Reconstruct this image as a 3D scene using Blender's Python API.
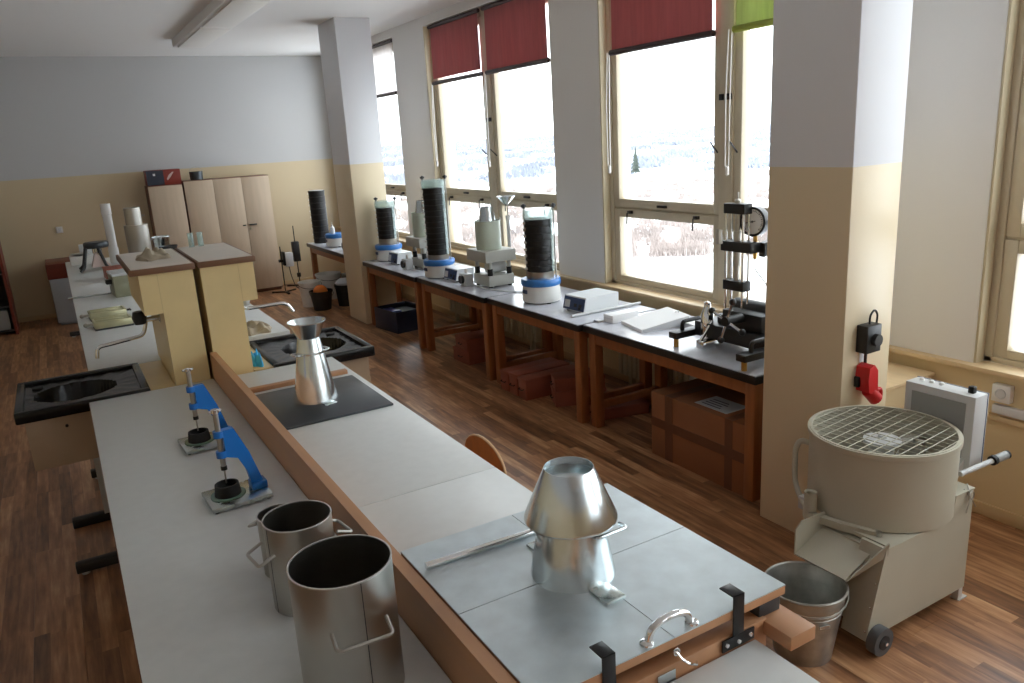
import bpy, bmesh, math, random
from mathutils import Vector, Matrix
random.seed(7)
for o in list(bpy.data.objects): bpy.data.objects.remove(o)
SC = bpy.context.scene
COL = SC.collection
R = math.radians
PI = math.pi

# ------------------------------------------------------------------ camera
cam_d = bpy.data.cameras.new('camera'); cam = bpy.data.objects.new('camera', cam_d); COL.objects.link(cam)
yaw, pitch, roll = R(29.608), R(14.894), R(-3.425)
fw = Vector((math.sin(yaw)*math.cos(pitch), math.cos(yaw)*math.cos(pitch), -math.sin(pitch)))
rt = Vector((math.cos(yaw), -math.sin(yaw), 0)); up = rt.cross(fw)
r2 = rt*math.cos(roll) + up*math.sin(roll); u2 = -rt*math.sin(roll) + up*math.cos(roll)
mw = Matrix.Identity(4)
for i in range(3): mw[i][0], mw[i][1], mw[i][2] = r2[i], u2[i], -fw[i]
mw[2][3] = 2.06
cam.matrix_world = mw
cam_d.sensor_width = 36; cam_d.lens = 776.6/1024*36; cam_d.clip_start = .02; cam_d.clip_end = 6000
SC.camera = cam
# ------------------------------------------------------------------ world, light, exposure
W = bpy.data.worlds.new('overcast_sky'); SC.world = W; W.use_nodes = True
bg = W.node_tree.nodes['Background']; bg.inputs[0].default_value = (.90, .97, 1.01, 1); bg.inputs[1].default_value = 1.0
SC.view_settings.view_transform = 'Standard'; SC.view_settings.look = 'None'
SC.view_settings.gamma = 1; SC.view_settings.use_curve_mapping = False
SC.view_settings.exposure = 2.5
try:
    SC.cycles.max_bounces = 14; SC.cycles.glossy_bounces = 12; SC.cycles.diffuse_bounces = 6; SC.cycles.transparent_max_bounces = 16
    SC.cycles.sample_clamp_indirect = 6; SC.cycles.use_denoising = True
    SC.cycles.caustics_reflective = False; SC.cycles.caustics_refractive = False
except Exception: pass
WINS = [(-6.95, -4.4, -5.68), (-3.6, -1.0, -2.3), (-.42, 2.12, .85), (2.62, 5.22, 3.92), (5.90, 8.46, 7.18), (9.36, 11.9, 10.63)]  # first window is unseen, added behind the camera to brighten the near end
for (a, b, m) in WINS:      # daylight portals in the window openings (guide the sky's light, emit nothing of their own)
    L = bpy.data.lights.new('sky_portal', 'AREA'); L.shape = 'RECTANGLE'; L.size = 2.45; L.size_y = b-a
    L.cycles.is_portal = True
    lo = bpy.data.objects.new('sky_portal', L); COL.objects.link(lo)
    lo.location = (4.12, (a+b)/2, 2.03); lo.rotation_euler = (0, R(90), 0)

# ------------------------------------------------------------------ helpers
def lin(c):
    return tuple(((v/255)/12.92 if v/255 <= .04045 else ((v/255+.055)/1.055)**2.4) for v in c)
MATS = {}
def mat(name, rgb, rough=.5, metal=0., var=.0, scale=8., bump=0., bscale=60., stretch=None, spec=None, coat=0., aniso=None):
    m = bpy.data.materials.new(name); m.use_nodes = True; nt = m.node_tree; b = nt.nodes['Principled BSDF']
    c = lin(rgb)
    b.inputs['Base Color'].default_value = (*c, 1); b.inputs['Roughness'].default_value = rough; b.inputs['Metallic'].default_value = metal
    if spec is not None: b.inputs['Specular IOR Level'].default_value = spec
    if coat: b.inputs['Coat Weight'].default_value = coat; b.inputs['Coat Roughness'].default_value = .15
    tc = nt.nodes.new('ShaderNodeTexCoord'); mp = nt.nodes.new('ShaderNodeMapping')
    nt.links.new(tc.outputs['Object'], mp.inputs['Vector'])
    if stretch: mp.inputs['Scale'].default_value = stretch
    if var:
        n = nt.nodes.new('ShaderNodeTexNoise'); n.inputs['Scale'].default_value = scale; n.inputs['Detail'].default_value = 5
        nt.links.new(mp.outputs[0], n.inputs['Vector'])
        r = nt.nodes.new('ShaderNodeValToRGB')
        r.color_ramp.elements[0].position = .3; r.color_ramp.elements[1].position = .7
        r.color_ramp.elements[0].color = (*[max(0, v*(1-var)) for v in c], 1); r.color_ramp.elements[1].color = (*[min(1, v*(1+var)) for v in c], 1)
        nt.links.new(n.outputs['Fac'], r.inputs[0]); nt.links.new(r.outputs[0], b.inputs['Base Color'])
        mr = nt.nodes.new('ShaderNodeMapRange'); mr.inputs['To Min'].default_value = max(.02, rough*.8); mr.inputs['To Max'].default_value = min(1, rough*1.25)
        nt.links.new(n.outputs['Fac'], mr.inputs[0]); nt.links.new(mr.outputs[0], b.inputs['Roughness'])
    if bump:
        n2 = nt.nodes.new('ShaderNodeTexNoise'); n2.inputs['Scale'].default_value = bscale
        nt.links.new(mp.outputs[0], n2.inputs['Vector'])
        bp = nt.nodes.new('ShaderNodeBump'); bp.inputs['Strength'].default_value = bump; bp.inputs['Distance'].default_value = .01
        nt.links.new(n2.outputs['Fac'], bp.inputs['Height']); nt.links.new(bp.outputs[0], b.inputs['Normal'])
    MATS[name] = m; return m

def paint_split(name, low, high, z, rl=.35, rh=.85):
    m = mat(name, high, rh, bump=.04, bscale=40); nt = m.node_tree; b = nt.nodes['Principled BSDF']
    g = nt.nodes.new('ShaderNodeNewGeometry'); s = nt.nodes.new('ShaderNodeSeparateXYZ'); nt.links.new(g.outputs['Position'], s.inputs[0])
    gt = nt.nodes.new('ShaderNodeMath'); gt.operation = 'GREATER_THAN'; gt.inputs[1].default_value = z; nt.links.new(s.outputs[2], gt.inputs[0])
    mx = nt.nodes.new('ShaderNodeMix'); mx.data_type = 'RGBA'; nt.links.new(gt.outputs[0], mx.inputs[0])
    mx.inputs[6].default_value = (*lin(low), 1); mx.inputs[7].default_value = (*lin(high), 1); nt.links.new(mx.outputs[2], b.inputs['Base Color'])
    mr = nt.nodes.new('ShaderNodeMapRange'); mr.inputs[3].default_value = rl; mr.inputs[4].default_value = rh
    nt.links.new(gt.outputs[0], mr.inputs[0]); nt.links.new(mr.outputs[0], b.inputs['Roughness'])
    return m

def wood_floor():
    m = bpy.data.materials.new('laminate_floor'); m.use_nodes = True; nt = m.node_tree; b = nt.nodes['Principled BSDF']
    g = nt.nodes.new('ShaderNodeNewGeometry'); s = nt.nodes.new('ShaderNodeSeparateXYZ'); nt.links.new(g.outputs['Position'], s.inputs[0])
    def M(op, a, b_=None):
        n = nt.nodes.new('ShaderNodeMath'); n.operation = op
        for k, v in enumerate((a, b_)):
            if v is None: continue
            if isinstance(v, (int, float)): n.inputs[k].default_value = v
            else: nt.links.new(v, n.inputs[k])
        return n.outputs[0]
    strip = M('FLOOR', M('DIVIDE', M('ADD', s.outputs[0], 1.2), .065))          # three printed strips to a board
    wn = nt.nodes.new('ShaderNodeTexWhiteNoise'); wn.noise_dimensions = '1D'; nt.links.new(strip, wn.inputs['W'])
    seg = M('FLOOR', M('ADD', M('DIVIDE', s.outputs[1], .9), M('MULTIPLY', wn.outputs['Value'], 7.3)))
    cmb = nt.nodes.new('ShaderNodeCombineXYZ'); nt.links.new(strip, cmb.inputs[0]); nt.links.new(seg, cmb.inputs[1])
    w2 = nt.nodes.new('ShaderNodeTexWhiteNoise'); w2.noise_dimensions = '2D'; nt.links.new(cmb.outputs[0], w2.inputs['Vector'])
    # grain
    add = nt.nodes.new('ShaderNodeVectorMath'); add.operation = 'ADD'; nt.links.new(g.outputs['Position'], add.inputs[0])
    sc = nt.nodes.new('ShaderNodeVectorMath'); sc.operation = 'SCALE'; sc.inputs[3].default_value = 9; nt.links.new(w2.outputs['Color'], sc.inputs[0]); nt.links.new(sc.outputs[0], add.inputs[1])
    mp = nt.nodes.new('ShaderNodeMapping'); mp.inputs['Scale'].default_value = (26, 2.2, 10); nt.links.new(add.outputs[0], mp.inputs[0])
    n1 = nt.nodes.new('ShaderNodeTexNoise'); n1.inputs['Scale'].default_value = 1.6; n1.inputs['Detail'].default_value = 6; nt.links.new(mp.outputs[0], n1.inputs['Vector'])
    mp2 = nt.nodes.new('ShaderNodeMapping'); mp2.inputs['Scale'].default_value = (14, 5, 5); nt.links.new(add.outputs[0], mp2.inputs[0])
    n2 = nt.nodes.new('ShaderNodeTexNoise'); n2.inputs['Scale'].default_value = 1.4; n2.inputs['Detail'].default_value = 3; nt.links.new(mp2.outputs[0], n2.inputs['Vector'])
    f = M('ADD', M('ADD', M('MULTIPLY', w2.outputs['Value'], .34), M('MULTIPLY', n1.outputs['Fac'], .75)), M('MULTIPLY', n2.outputs['Fac'], .3))
    r = nt.nodes.new('ShaderNodeValToRGB'); e = r.color_ramp.elements
    e[0].position = .38; e[0].color = (*lin((90, 61, 43)), 1); e[1].position = 1.1 if False else 1.0; e[1].color = (*lin((208, 164, 122)), 1)
    k = e.new(.62); k.color = (*lin((138, 95, 65)), 1); k = e.new(.8); k.color = (*lin((174, 126, 88)), 1)
    nt.links.new(f, r.inputs[0]); nt.links.new(r.outputs[0], b.inputs['Base Color'])
    b.inputs['Roughness'].default_value = .32
    bp = nt.nodes.new('ShaderNodeBump'); bp.inputs['Strength'].default_value = .08; bp.inputs['Distance'].default_value = .004
    nt.links.new(n1.outputs['Fac'], bp.inputs['Height']); nt.links.new(bp.outputs[0], b.inputs['Normal'])
    MATS['floor'] = m; return m

def glassy(name, tint=(1, 1, 1), gloss=.06, rough=.02, body=0., bodyc=(230, 240, 240)):
    m = bpy.data.materials.new(name); m.use_nodes = True; nt = m.node_tree; nt.nodes.clear()
    out = nt.nodes.new('ShaderNodeOutputMaterial'); t = nt.nodes.new('ShaderNodeBsdfTransparent'); t.inputs[0].default_value = (*tint, 1)
    gl = nt.nodes.new('ShaderNodeBsdfGlossy'); gl.inputs['Roughness'].default_value = rough
    lw = nt.nodes.new('ShaderNodeLayerWeight'); lw.inputs[0].default_value = .5
    pw_ = nt.nodes.new('ShaderNodeMath'); pw_.operation = 'POWER'; pw_.inputs[1].default_value = 5; nt.links.new(lw.outputs['Facing'], pw_.inputs[0])
    fr = nt.nodes.new('ShaderNodeMath'); fr.operation = 'MULTIPLY_ADD'; fr.inputs[1].default_value = .8; fr.inputs[2].default_value = .03; nt.links.new(pw_.outputs[0], fr.inputs[0])
    mx = nt.nodes.new('ShaderNodeMixShader'); nt.links.new(fr.outputs[0], mx.inputs[0]); nt.links.new(t.outputs[0], mx.inputs[1]); nt.links.new(gl.outputs[0], mx.inputs[2])
    last = mx
    if body:
        d = nt.nodes.new('ShaderNodeBsdfDiffuse'); d.inputs[0].default_value = (*lin(bodyc), 1)
        m2 = nt.nodes.new('ShaderNodeMixShader'); m2.inputs[0].default_value = body; nt.links.new(mx.outputs[0], m2.inputs[1]); nt.links.new(d.outputs[0], m2.inputs[2]); last = m2
    nt.links.new(last.outputs[0], out.inputs[0]); MATS[name] = m; return m

def fabric(name, rgb, trans=.3):
    m = mat(name, rgb, .9, var=.12, scale=5, stretch=(1, 6, .6)); nt = m.node_tree; b = nt.nodes['Principled BSDF']; out = nt.nodes['Material Output']
    t = nt.nodes.new('ShaderNodeBsdfTranslucent'); t.inputs[0].default_value = (*lin(rgb), 1)
    mx = nt.nodes.new('ShaderNodeMixShader'); mx.inputs[0].default_value = trans
    nt.links.new(b.outputs[0], mx.inputs[1]); nt.links.new(t.outputs[0], mx.inputs[2]); nt.links.new(mx.outputs[0], out.inputs[0]); return m

class MB:
    def __init__(s): s.v = []; s.f = []; s.sm = []
    def _add(s, v, f, sm=False):
        k = len(s.v); s.v += [tuple(p) for p in v]; s.f += [tuple(i+k for i in q) for q in f]; s.sm += ([sm]*len(f) if not isinstance(sm, list) else sm); return s
    def box(s, x0, x1, y0, y1, z0, z1, bev=0.):
        if bev <= 0:
            v = [(x0,y0,z0),(x1,y0,z0),(x1,y1,z0),(x0,y1,z0),(x0,y0,z1),(x1,y0,z1),(x1,y1,z1),(x0,y1,z1)]
            return s._add(v, [(3,2,1,0),(4,5,6,7),(0,1,5,4),(1,2,6,5),(2,3,7,6),(3,0,4,7)])
        bm = bmesh.new(); bmesh.ops.create_cube(bm, size=1)
        for p in bm.verts: p.co = Vector(((x0+x1)/2+p.co.x*(x1-x0), (y0+y1)/2+p.co.y*(y1-y0), (z0+z1)/2+p.co.z*(z1-z0)))
        bmesh.ops.bevel(bm, geom=bm.edges[:], offset=min(bev, .45*min(x1-x0, y1-y0, z1-z0)), segments=2, profile=.5, affect='EDGES')
        bm.verts.index_update(); s._add([p.co for p in bm.verts], [[q.index for q in f.verts] for f in bm.faces]); bm.free(); return s
    def lathe(s, prof, n=32, c=(0,0,0), sm=True):
        v = []; f = []; cx, cy, cz = c
        for (r, z) in prof:
            for i in range(n): a = 2*PI*i/n; v.append((cx+r*math.cos(a), cy+r*math.sin(a), cz+z))
        for j in range(len(prof)-1):
            for i in range(n): f.append((j*n+i, j*n+(i+1)%n, (j+1)*n+(i+1)%n, (j+1)*n+i))
        k = len(f)
        ring = abs(prof[0][0]-prof[-1][0])+abs(prof[0][1]-prof[-1][1]) < 1e-9
        if prof[0][0] > 1e-6 and not ring: f.append(tuple(range(n-1, -1, -1)))
        if prof[-1][0] > 1e-6 and not ring: f.append(tuple((len(prof)-1)*n+i for i in range(n)))
        return s._add(v, f, [sm]*k+[False]*(len(f)-k))
    def cyl(s, p0, p1, r0, r1=None, n=16, caps=True):
        p0, p1 = Vector(p0), Vector(p1); r1 = r0 if r1 is None else r1
        d = (p1-p0).normalized(); a = Vector((0,0,1)) if abs(d.z) < .9 else Vector((1,0,0)); u = d.cross(a).normalized(); w = d.cross(u)
        v = []
        for p, r in ((p0, r0), (p1, r1)):
            for i in range(n): t = 2*PI*i/n; v.append(p+u*r*math.cos(t)-w*r*math.sin(t))
        f = [(i, (i+1)%n, n+(i+1)%n, n+i) for i in range(n)]; sm = [True]*n
        if caps: f += [tuple(range(n-1,-1,-1)), tuple(n+i for i in range(n))]; sm += [False]*2
        return s._add(v, f, sm)
    def tube(s, pts, r, n=8, close=False, round_=0.):
        P = [Vector(p) for p in pts]
        if round_:
            Q = [P[0]]
            for i in range(1, len(P)-1):
                a = (P[i-1]-P[i]); b = (P[i+1]-P[i]); q = min(round_, a.length*.45, b.length*.45)
                A = P[i]+a.normalized()*q; B = P[i]+b.normalized()*q
                for k in range(6):
                    t = k/5; Q.append(A*(1-t)**2+P[i]*2*t*(1-t)+B*t*t)
            P = Q+[P[-1]]
        v = []; m = len(P); u = None
        for i in range(m):
            if close: d = (P[(i+1)%m]-P[i-1]).normalized()
            else: d = (P[min(i+1, m-1)]-P[max(i-1, 0)]).normalized()
            if u is None:
                a = Vector((0,0,1)) if abs(d.z) < .9 else Vector((1,0,0)); u = d.cross(a).normalized()
            u = (u-d*u.dot(d)).normalized(); w = d.cross(u)
            for k in range(n): t = 2*PI*k/n; v.append(P[i]+u*r*math.cos(t)+w*r*math.sin(t))
        f = []; last = m if close else m-1
        for i in range(last):
            for k in range(n): j = (i+1)%m; f.append((i*n+k, i*n+(k+1)%n, j*n+(k+1)%n, j*n+k))
        sm = [True]*len(f)
        if not close: f += [tuple(range(n-1,-1,-1)), tuple((m-1)*n+k for k in range(n))]; sm += [False]*2
        return s._add(v, f, sm)
    def prism(s, poly, axis, lo, hi):
        n = len(poly); v = []
        for h in (lo, hi):
            for (a, b) in poly: v.append({'x': (h, a, b), 'y': (a, h, b), 'z': (a, b, h)}[axis])
        f = [tuple(range(n)), tuple(range(2*n-1, n-1, -1))]+[(i, n+i, n+(i+1)%n, (i+1)%n) for i in range(n)]
        return s._add(v, f)
    def ball(s, c, r, n=12, sz=1.):
        pr = [(r*math.sin(PI*i/n), -r*sz*math.cos(PI*i/n)) for i in range(n+1)]; pr[0] = (1e-7, pr[0][1]); pr[-1] = (1e-7, pr[-1][1])
        return s.lathe(pr, n*2, c)
    def mesh(s, name):
        me = bpy.data.meshes.new(name); me.from_pydata(s.v, [], s.f); me.polygons.foreach_set('use_smooth', s.sm); me.update()
        bm = bmesh.new(); bm.from_mesh(me); bmesh.ops.recalc_face_normals(bm, faces=bm.faces[:]); bm.to_mesh(me); bm.free()
        try: me.set_sharp_from_angle(angle=R(38))
        except Exception: pass
        return me
    def build(s, name, m, parent=None, loc=(0,0,0), rot=(0,0,0)):
        me = s.mesh(name); me.materials.append(MATS[m] if isinstance(m, str) else m)
        return link(name, me, parent, loc, rot)
def link(name, me, parent=None, loc=(0,0,0), rot=(0,0,0)):
    o = bpy.data.objects.new(name, me); COL.objects.link(o); o.location = loc; o.rotation_euler = rot
    if parent is not None: o.parent = parent
    return o
def tag(o, label, cat, group=None):
    o['label'] = label; o['category'] = cat
    if group: o['group'] = group
    return o
def thing(name, label, cat, loc=(0,0,0), rz=0, group=None):
    o = bpy.data.objects.new(name, None); COL.objects.link(o); o.location = loc; o.rotation_euler = (0,0,rz); o.empty_display_size = .1
    return tag(o, label, cat, group)
def struct(o): o['kind'] = 'structure'; return o
def copy_tree(o, parent=None):
    c = o.copy(); COL.objects.link(c)
    if parent is not None: c.parent = parent
    for ch in list(o.children): copy_tree(ch, c)
    return c
def shell(r0, z0, r1, z1, t=.002, bottom=False):
    if bottom: return [(1e-6, z0), (r0, z0), (r1, z1), (r1-t, z1), (r0-t, z0+t), (1e-6, z0+t)]
    return [(r0-t, z0), (r0, z0), (r1, z1), (r1-t, z1), (r0-t, z0)]

# ------------------------------------------------------------------ materials
wood_floor()
paint_split('wall_paint', (208, 190, 156), (196, 196, 196), 1.86)
paint_split('pillar_paint', (226, 210, 178), (224, 225, 228), 1.84)
paint_split('window_wall_paint', (222, 200, 158), (226, 223, 219), .79)
mat('ceiling_paint', (232, 231, 230), .9, bump=.03)
mat('skirting', (206, 180, 138), .4)
mat('sill_wood', (214, 188, 148), .4, var=.08, scale=3, stretch=(6, .6, 1))
mat('frame_paint', (196, 184, 160), .4, var=.04, scale=6)
mat('lining_paint', (192, 178, 148), .5)
glassy('pane_glass')
glassy('clear_plastic', (.93, .98, .97), body=.22, bodyc=(214, 232, 230))
mat('dark_metal', (40, 38, 38), .4, .3)
fabric('burgundy', (176, 106, 106), .26); fabric('lime', (196, 208, 142), .3); fabric('pale_blind', (240, 236, 234), .7)
mat('blind_bar', (58, 44, 46), .4); mat('lime_bar', (150, 160, 60), .4); mat('cord', (238, 236, 230), .6)
mat('bench_wood', (158, 98, 58), .4, var=.16, scale=3, stretch=(8, 8, .8))
mat('black_edge', (22, 22, 24), .35); mat('grey_top', (196, 198, 206), .22, var=.05, scale=12)
mat('white_laminate', (214, 217, 215), .35, var=.03, scale=20)
mat('beech', (186, 138, 100), .42, var=.1, scale=2.4, stretch=(6, .7, 6)); mat('beech_dark', (150, 104, 76), .42, var=.1, scale=2.4, stretch=(6, .7, 6))
mat('yellow_board', (230, 206, 152), .4, var=.03); mat('brown_edge', (120, 84, 58), .45, var=.1, scale=6); mat('cream_top', (216, 206, 192), .4, var=.05, scale=9)
mat('sink_black', (22, 20, 20), .22, spec=.3); mat('sink_cabinet', (182, 160, 134), .5, var=.05)
mat('filler', (214, 190, 140), .4, var=.06)
mat('steel', (182, 179, 172), .34, 1., var=.03, scale=5); mat('galv', (214, 222, 224), .19, 1., var=.05, scale=26)
def brushed(name, amt):
    nt = MATS[name].node_tree; b = nt.nodes['Principled BSDF']; tg = nt.nodes.new('ShaderNodeTangent'); tg.direction_type = 'RADIAL'; tg.axis = 'Z'
    b.inputs['Anisotropic'].default_value = amt; b.inputs['Anisotropic Rotation'].default_value = 0.; nt.links.new(tg.outputs[0], b.inputs['Tangent'])
brushed('steel', .75); brushed('galv', .7)
mat('galv_sheet', (212, 222, 226), .42, 1., var=.07, scale=18); mat('galv_dull', (186, 186, 180), .42, 1., var=.22, scale=14)
mat('chrome', (225, 225, 225), .08, 1.); mat('brass', (190, 150, 80), .3, 1.); mat('weld', (214, 212, 210), .4, 1.)
mat('black_plastic', (24, 24, 25), .42); mat('black_rubber', (20, 20, 21), .7); mat('dark_plate', (72, 76, 80), .38, .6, var=.1, scale=10)
mat('blue_paint', (22, 112, 196), .35, coat=.3); mat('glass_green', (120, 146, 130), .15); mat('base_steel', (200, 208, 206), .26, 1., var=.04)
mat('mixer_paint', (188, 184, 166), .42, var=.04, scale=4); mat('wheel_grey', (92, 94, 96), .6); mat('mixer_inside', (176, 174, 166), .6, var=.15, scale=7); mat('light_grey', (204, 206, 206), .4); mat('panel_grey', (150, 152, 150), .45)
mat('sieve_white', (222, 222, 218), .35); mat('sieve_blue', (52, 118, 190), .35); mat('sieve_black', (20, 19, 20), .5)
mat('vebe_green', (190, 200, 184), .38, var=.03); mat('vebe_grey', (176, 176, 168), .45, var=.05)
mat('panel_blue', (44, 66, 108), .35); mat('instrument_white', (226, 230, 232), .35)
mat('paper', (240, 240, 240), .75); mat('paper_grey', (205, 206, 208), .7); mat('ink', (90, 90, 96), .7)
mat('cardboard', (150, 98, 66), .75, var=.06, scale=5); mat('tape', (110, 70, 48), .35)
mat('red_box', (150, 84, 66), .6, var=.12, scale=7); mat('crate_blue', (34, 40, 62), .45); mat('crate_film', (58, 86, 176), .3)
mat('red_plastic', (196, 30, 34), .35); mat('wardrobe', (198, 178, 154), .5, var=.05, scale=3, stretch=(7, 7, .7)); mat('wardrobe_edge', (116, 78, 58), .5)
mat('fridge', (160, 165, 172), .4); mat('dark_red_wood', (110, 42, 28), .4, var=.15, scale=4, stretch=(1, 5, 5)); mat('shelf_dark', (52, 44, 44), .6)
mat('white_plastic', (232, 230, 226), .4); mat('cloth', (176, 164, 142), .9, var=.15, scale=14); mat('blue_cloth', (70, 176, 226), .8)
mat('mould_zinc', (204, 202, 166), .35, .7, var=.15, scale=8); mat('case_green', (150, 150, 126), .45, var=.06); mat('orange', (220, 120, 40), .6, var=.1)
mat('bucket_black', (28, 28, 28), .5); mat('pinkish', (206, 184, 176), .5); mat('picture_blue', (40, 48, 64), .4); mat('picture_red', (128, 42, 30), .4); mat('chair_wood', (206, 128, 62), .35, var=.12, scale=4, stretch=(1, 6, 1))
mat('chair_edge', (226, 186, 140), .45); mat('conduit', (214, 214, 218), .45); mat('radiator', (206, 194, 166), .45)
mat('frosted_hills', (150, 158, 172), .95, var=.12, scale=.01); mat('snow_ground', (240, 242, 246), .9, var=.04, scale=.05); mat('scrub', (152, 141, 136), .95, var=.3, scale=.08); mat('conifer', (62, 70, 64), .95, var=.2, scale=1); mat('far_wood', (132, 137, 150), .95, var=.25, scale=.02)

# ------------------------------------------------------------------ the setting
XL, XR, YB, YF, ZC = -2.6, 3.9, 12.2, -7.4, 3.38
fl = struct(MB().box(XL-.2, XR+.3, YF-.2, YB+.2, -.3, -.008).build('floor', 'floor'))
pw, plen = .195, 1.5
pm = MB().box(0.0004, pw-.0004, .0004, plen-.0004, -.008, 0).mesh('plank'); pm.materials.append(MATS['floor'])
rest = MB(); nrow = int(math.ceil((XR-(-1.2))/pw))
for i in range(nrow):
    x = -1.2+i*pw; off = (i*.53) % plen; w = min(pw, XR-x)
    y = .2-off
    while y < YB:
        y1 = min(y+plen, YB)
        if w >= pw-1e-4 and y1-y > plen-1e-4 and y > .15: link('plank', pm, fl, (x, y, 0))
        else: link('plank', (lambda me: (me.materials.append(MATS['floor']), me)[1])(MB().box(.0004, w-.0004, .0004, y1-y-.0004, -.008, 0).mesh('plank')), fl, (x, y, 0)) if y1 > .2 and y1-y > .02 else None
        y += plen
for i in range(8):
    x = XL+i*.175; y = YF
    while y < YB: rest.box(x+.0004, x+.1746, y+.0004, min(y+plen, YB)-.0004, -.008, 0); y += plen
for i in range(nrow):
    x = -1.2+i*pw; off = (i*.53) % plen; y = .2-off-plen
    while y > YF-plen: rest.box(x+.0004, min(x+pw, XR)-.0004, max(y, YF)+.0004, y+plen-.0004, -.008, 0); y -= plen
rs = rest.build('plank_field', 'floor', fl); rs['kind'] = 'stuff'
struct(MB().box(XL-.2, XR+.3, YF-.2, YB+.2, ZC, ZC+.2).build('ceiling', 'ceiling_paint'))
struct(MB().box(XL-.2, XR+.3, YB, YB+.2, 0, ZC).build('wall_back', 'wall_paint'))
struct(MB().box(XL-.2, XL, YF, YB, 0, ZC).build('wall_left', 'wall_paint'))
struct(MB().box(XL-.2, XR+.3, YF-.2, YF, 0, ZC).build('wall_front', 'wall_paint'))
wr = MB().box(XR, XR+.3, YF, YB, 0, .78).box(XR, XR+.3, YF, YB, 3.28, ZC)
ys = [YF]+[v for (a, b, m) in WINS for v in (a, b)]+[YB]
for k in range(0, len(ys), 2): wr.box(XR, XR+.3, ys[k], ys[k+1], .78, 3.28)
struct(wr.build('wall_right', 'window_wall_paint'))
struct(MB().box(XR-.05, XR+.08, YF, YB, .775, .80, .004).build('trim_1', 'sill_wood'))
struct(MB().box(XR-.015, XR, YF, YB, 0, .07, .003).build('baseboard_right', 'skirting'))
struct(MB().box(XL, XR-.015, YB-.012, YB, 0, .06, .003).build('baseboard_back', 'skirting'))
struct(MB().box(2.98, 3.32, 2.2, 2.66, 0, ZC, .004).build('pillar', 'pillar_paint'))
struct(MB().box(2.94, 3.34, 8.6, 9.19, 0, ZC, .004).build('pillar', 'pillar_paint'))
p = struct(MB().box(3.32, 3.85, 2.3, 2.62, 0, .70).build('wall_parapet', 'window_wall_paint'))
struct(MB().box(3.32, 3.85, 2.28, 2.62, .70, .72, .003).build('trim_2', 'sill_wood'))

def handle_mb(): return MB().box(-.03, .0, -.02, .02, -.012, .012, .003).tube([(-.02, 0, 0), (-.045, 0, -.005), (-.05, 0, -.09)], .006, 6)
hm = handle_mb().mesh('handle'); hm.materials.append(MATS['dark_metal'])
def window(n, y0, y1, ym):
    f = MB(); x0, x1 = 3.975, 4.06; t = .05
    f.box(x0, x1, y0, y0+t, .80, 3.28, .004).box(x0, x1, y1-t, y1, .80, 3.28, .004).box(x0, x1, y0, y1, .80, .83, .003).box(x0, x1, y0, y1, 3.21, 3.28, .003)
    f.box(4.0, 4.05, y0, y1, 1.405, 1.46)
    f.box(x0-.005, x1, ym-.06, ym+.06, .80, 3.28, .004)
    w = struct(f.build('window_%d' % n, 'frame_paint'))
    MB().box(3.905, x0, y0-.0, y0+.012, .80, 3.28).box(3.905, x0, y1-.012, y1, .80, 3.28).build('jamb_lining', 'lining_paint', w)
    for (a, b) in ((y0+t, ym-.06), (ym+.06, y1-t)):
        for (z0, z1) in ((.83, 1.425), (1.44, 3.21)):
            s = MB(); q = .065; xa = 3.985; xb = 4.05
            s.box(xa, xb, a, a+q, z0, z1, .004).box(xa, xb, b-q, b, z0, z1, .004).box(xa, xb, a+q, b-q, z0, z0+q*.7 if z0 < 1 else z0+q, .004).box(xa, xb, a+q, b-q, z1-q, z1, .004)
            o = s.build('sash', 'frame_paint', w)
            MB().box(4.03, 4.036, a+q-.01, b-q+.01, z0+.03, z1-q+.01).build('pane', 'pane_glass', o)
            if z0 < 1:
                for yy in (a+.22, b-.22): link('handle', hm, o, (3.985, yy, z1-.02))
            else:
                MB().box(3.965, 3.985, (a+b)/2-.05, (a+b)/2+.05, z0+.015, z0+.035, .003).build('catch', 'dark_metal', o)
        side = b-.03 if a < ym-.5 else a+.03
        st = MB().cyl((3.985, side, 1.86), (3.90, side-.02, 1.93), .006, n=6).build('stay', 'dark_metal', w)
    MB().box(3.95, 3.975, ym-.05, ym-.02, 2.2, 2.24, .003).box(3.95, 3.975, ym+.02, ym+.05, 2.2, 2.24, .003).build('hinge', 'dark_metal', w)
    return w
for n, (a, b, m) in enumerate(WINS): window(n+1, a, b, m)

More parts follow.
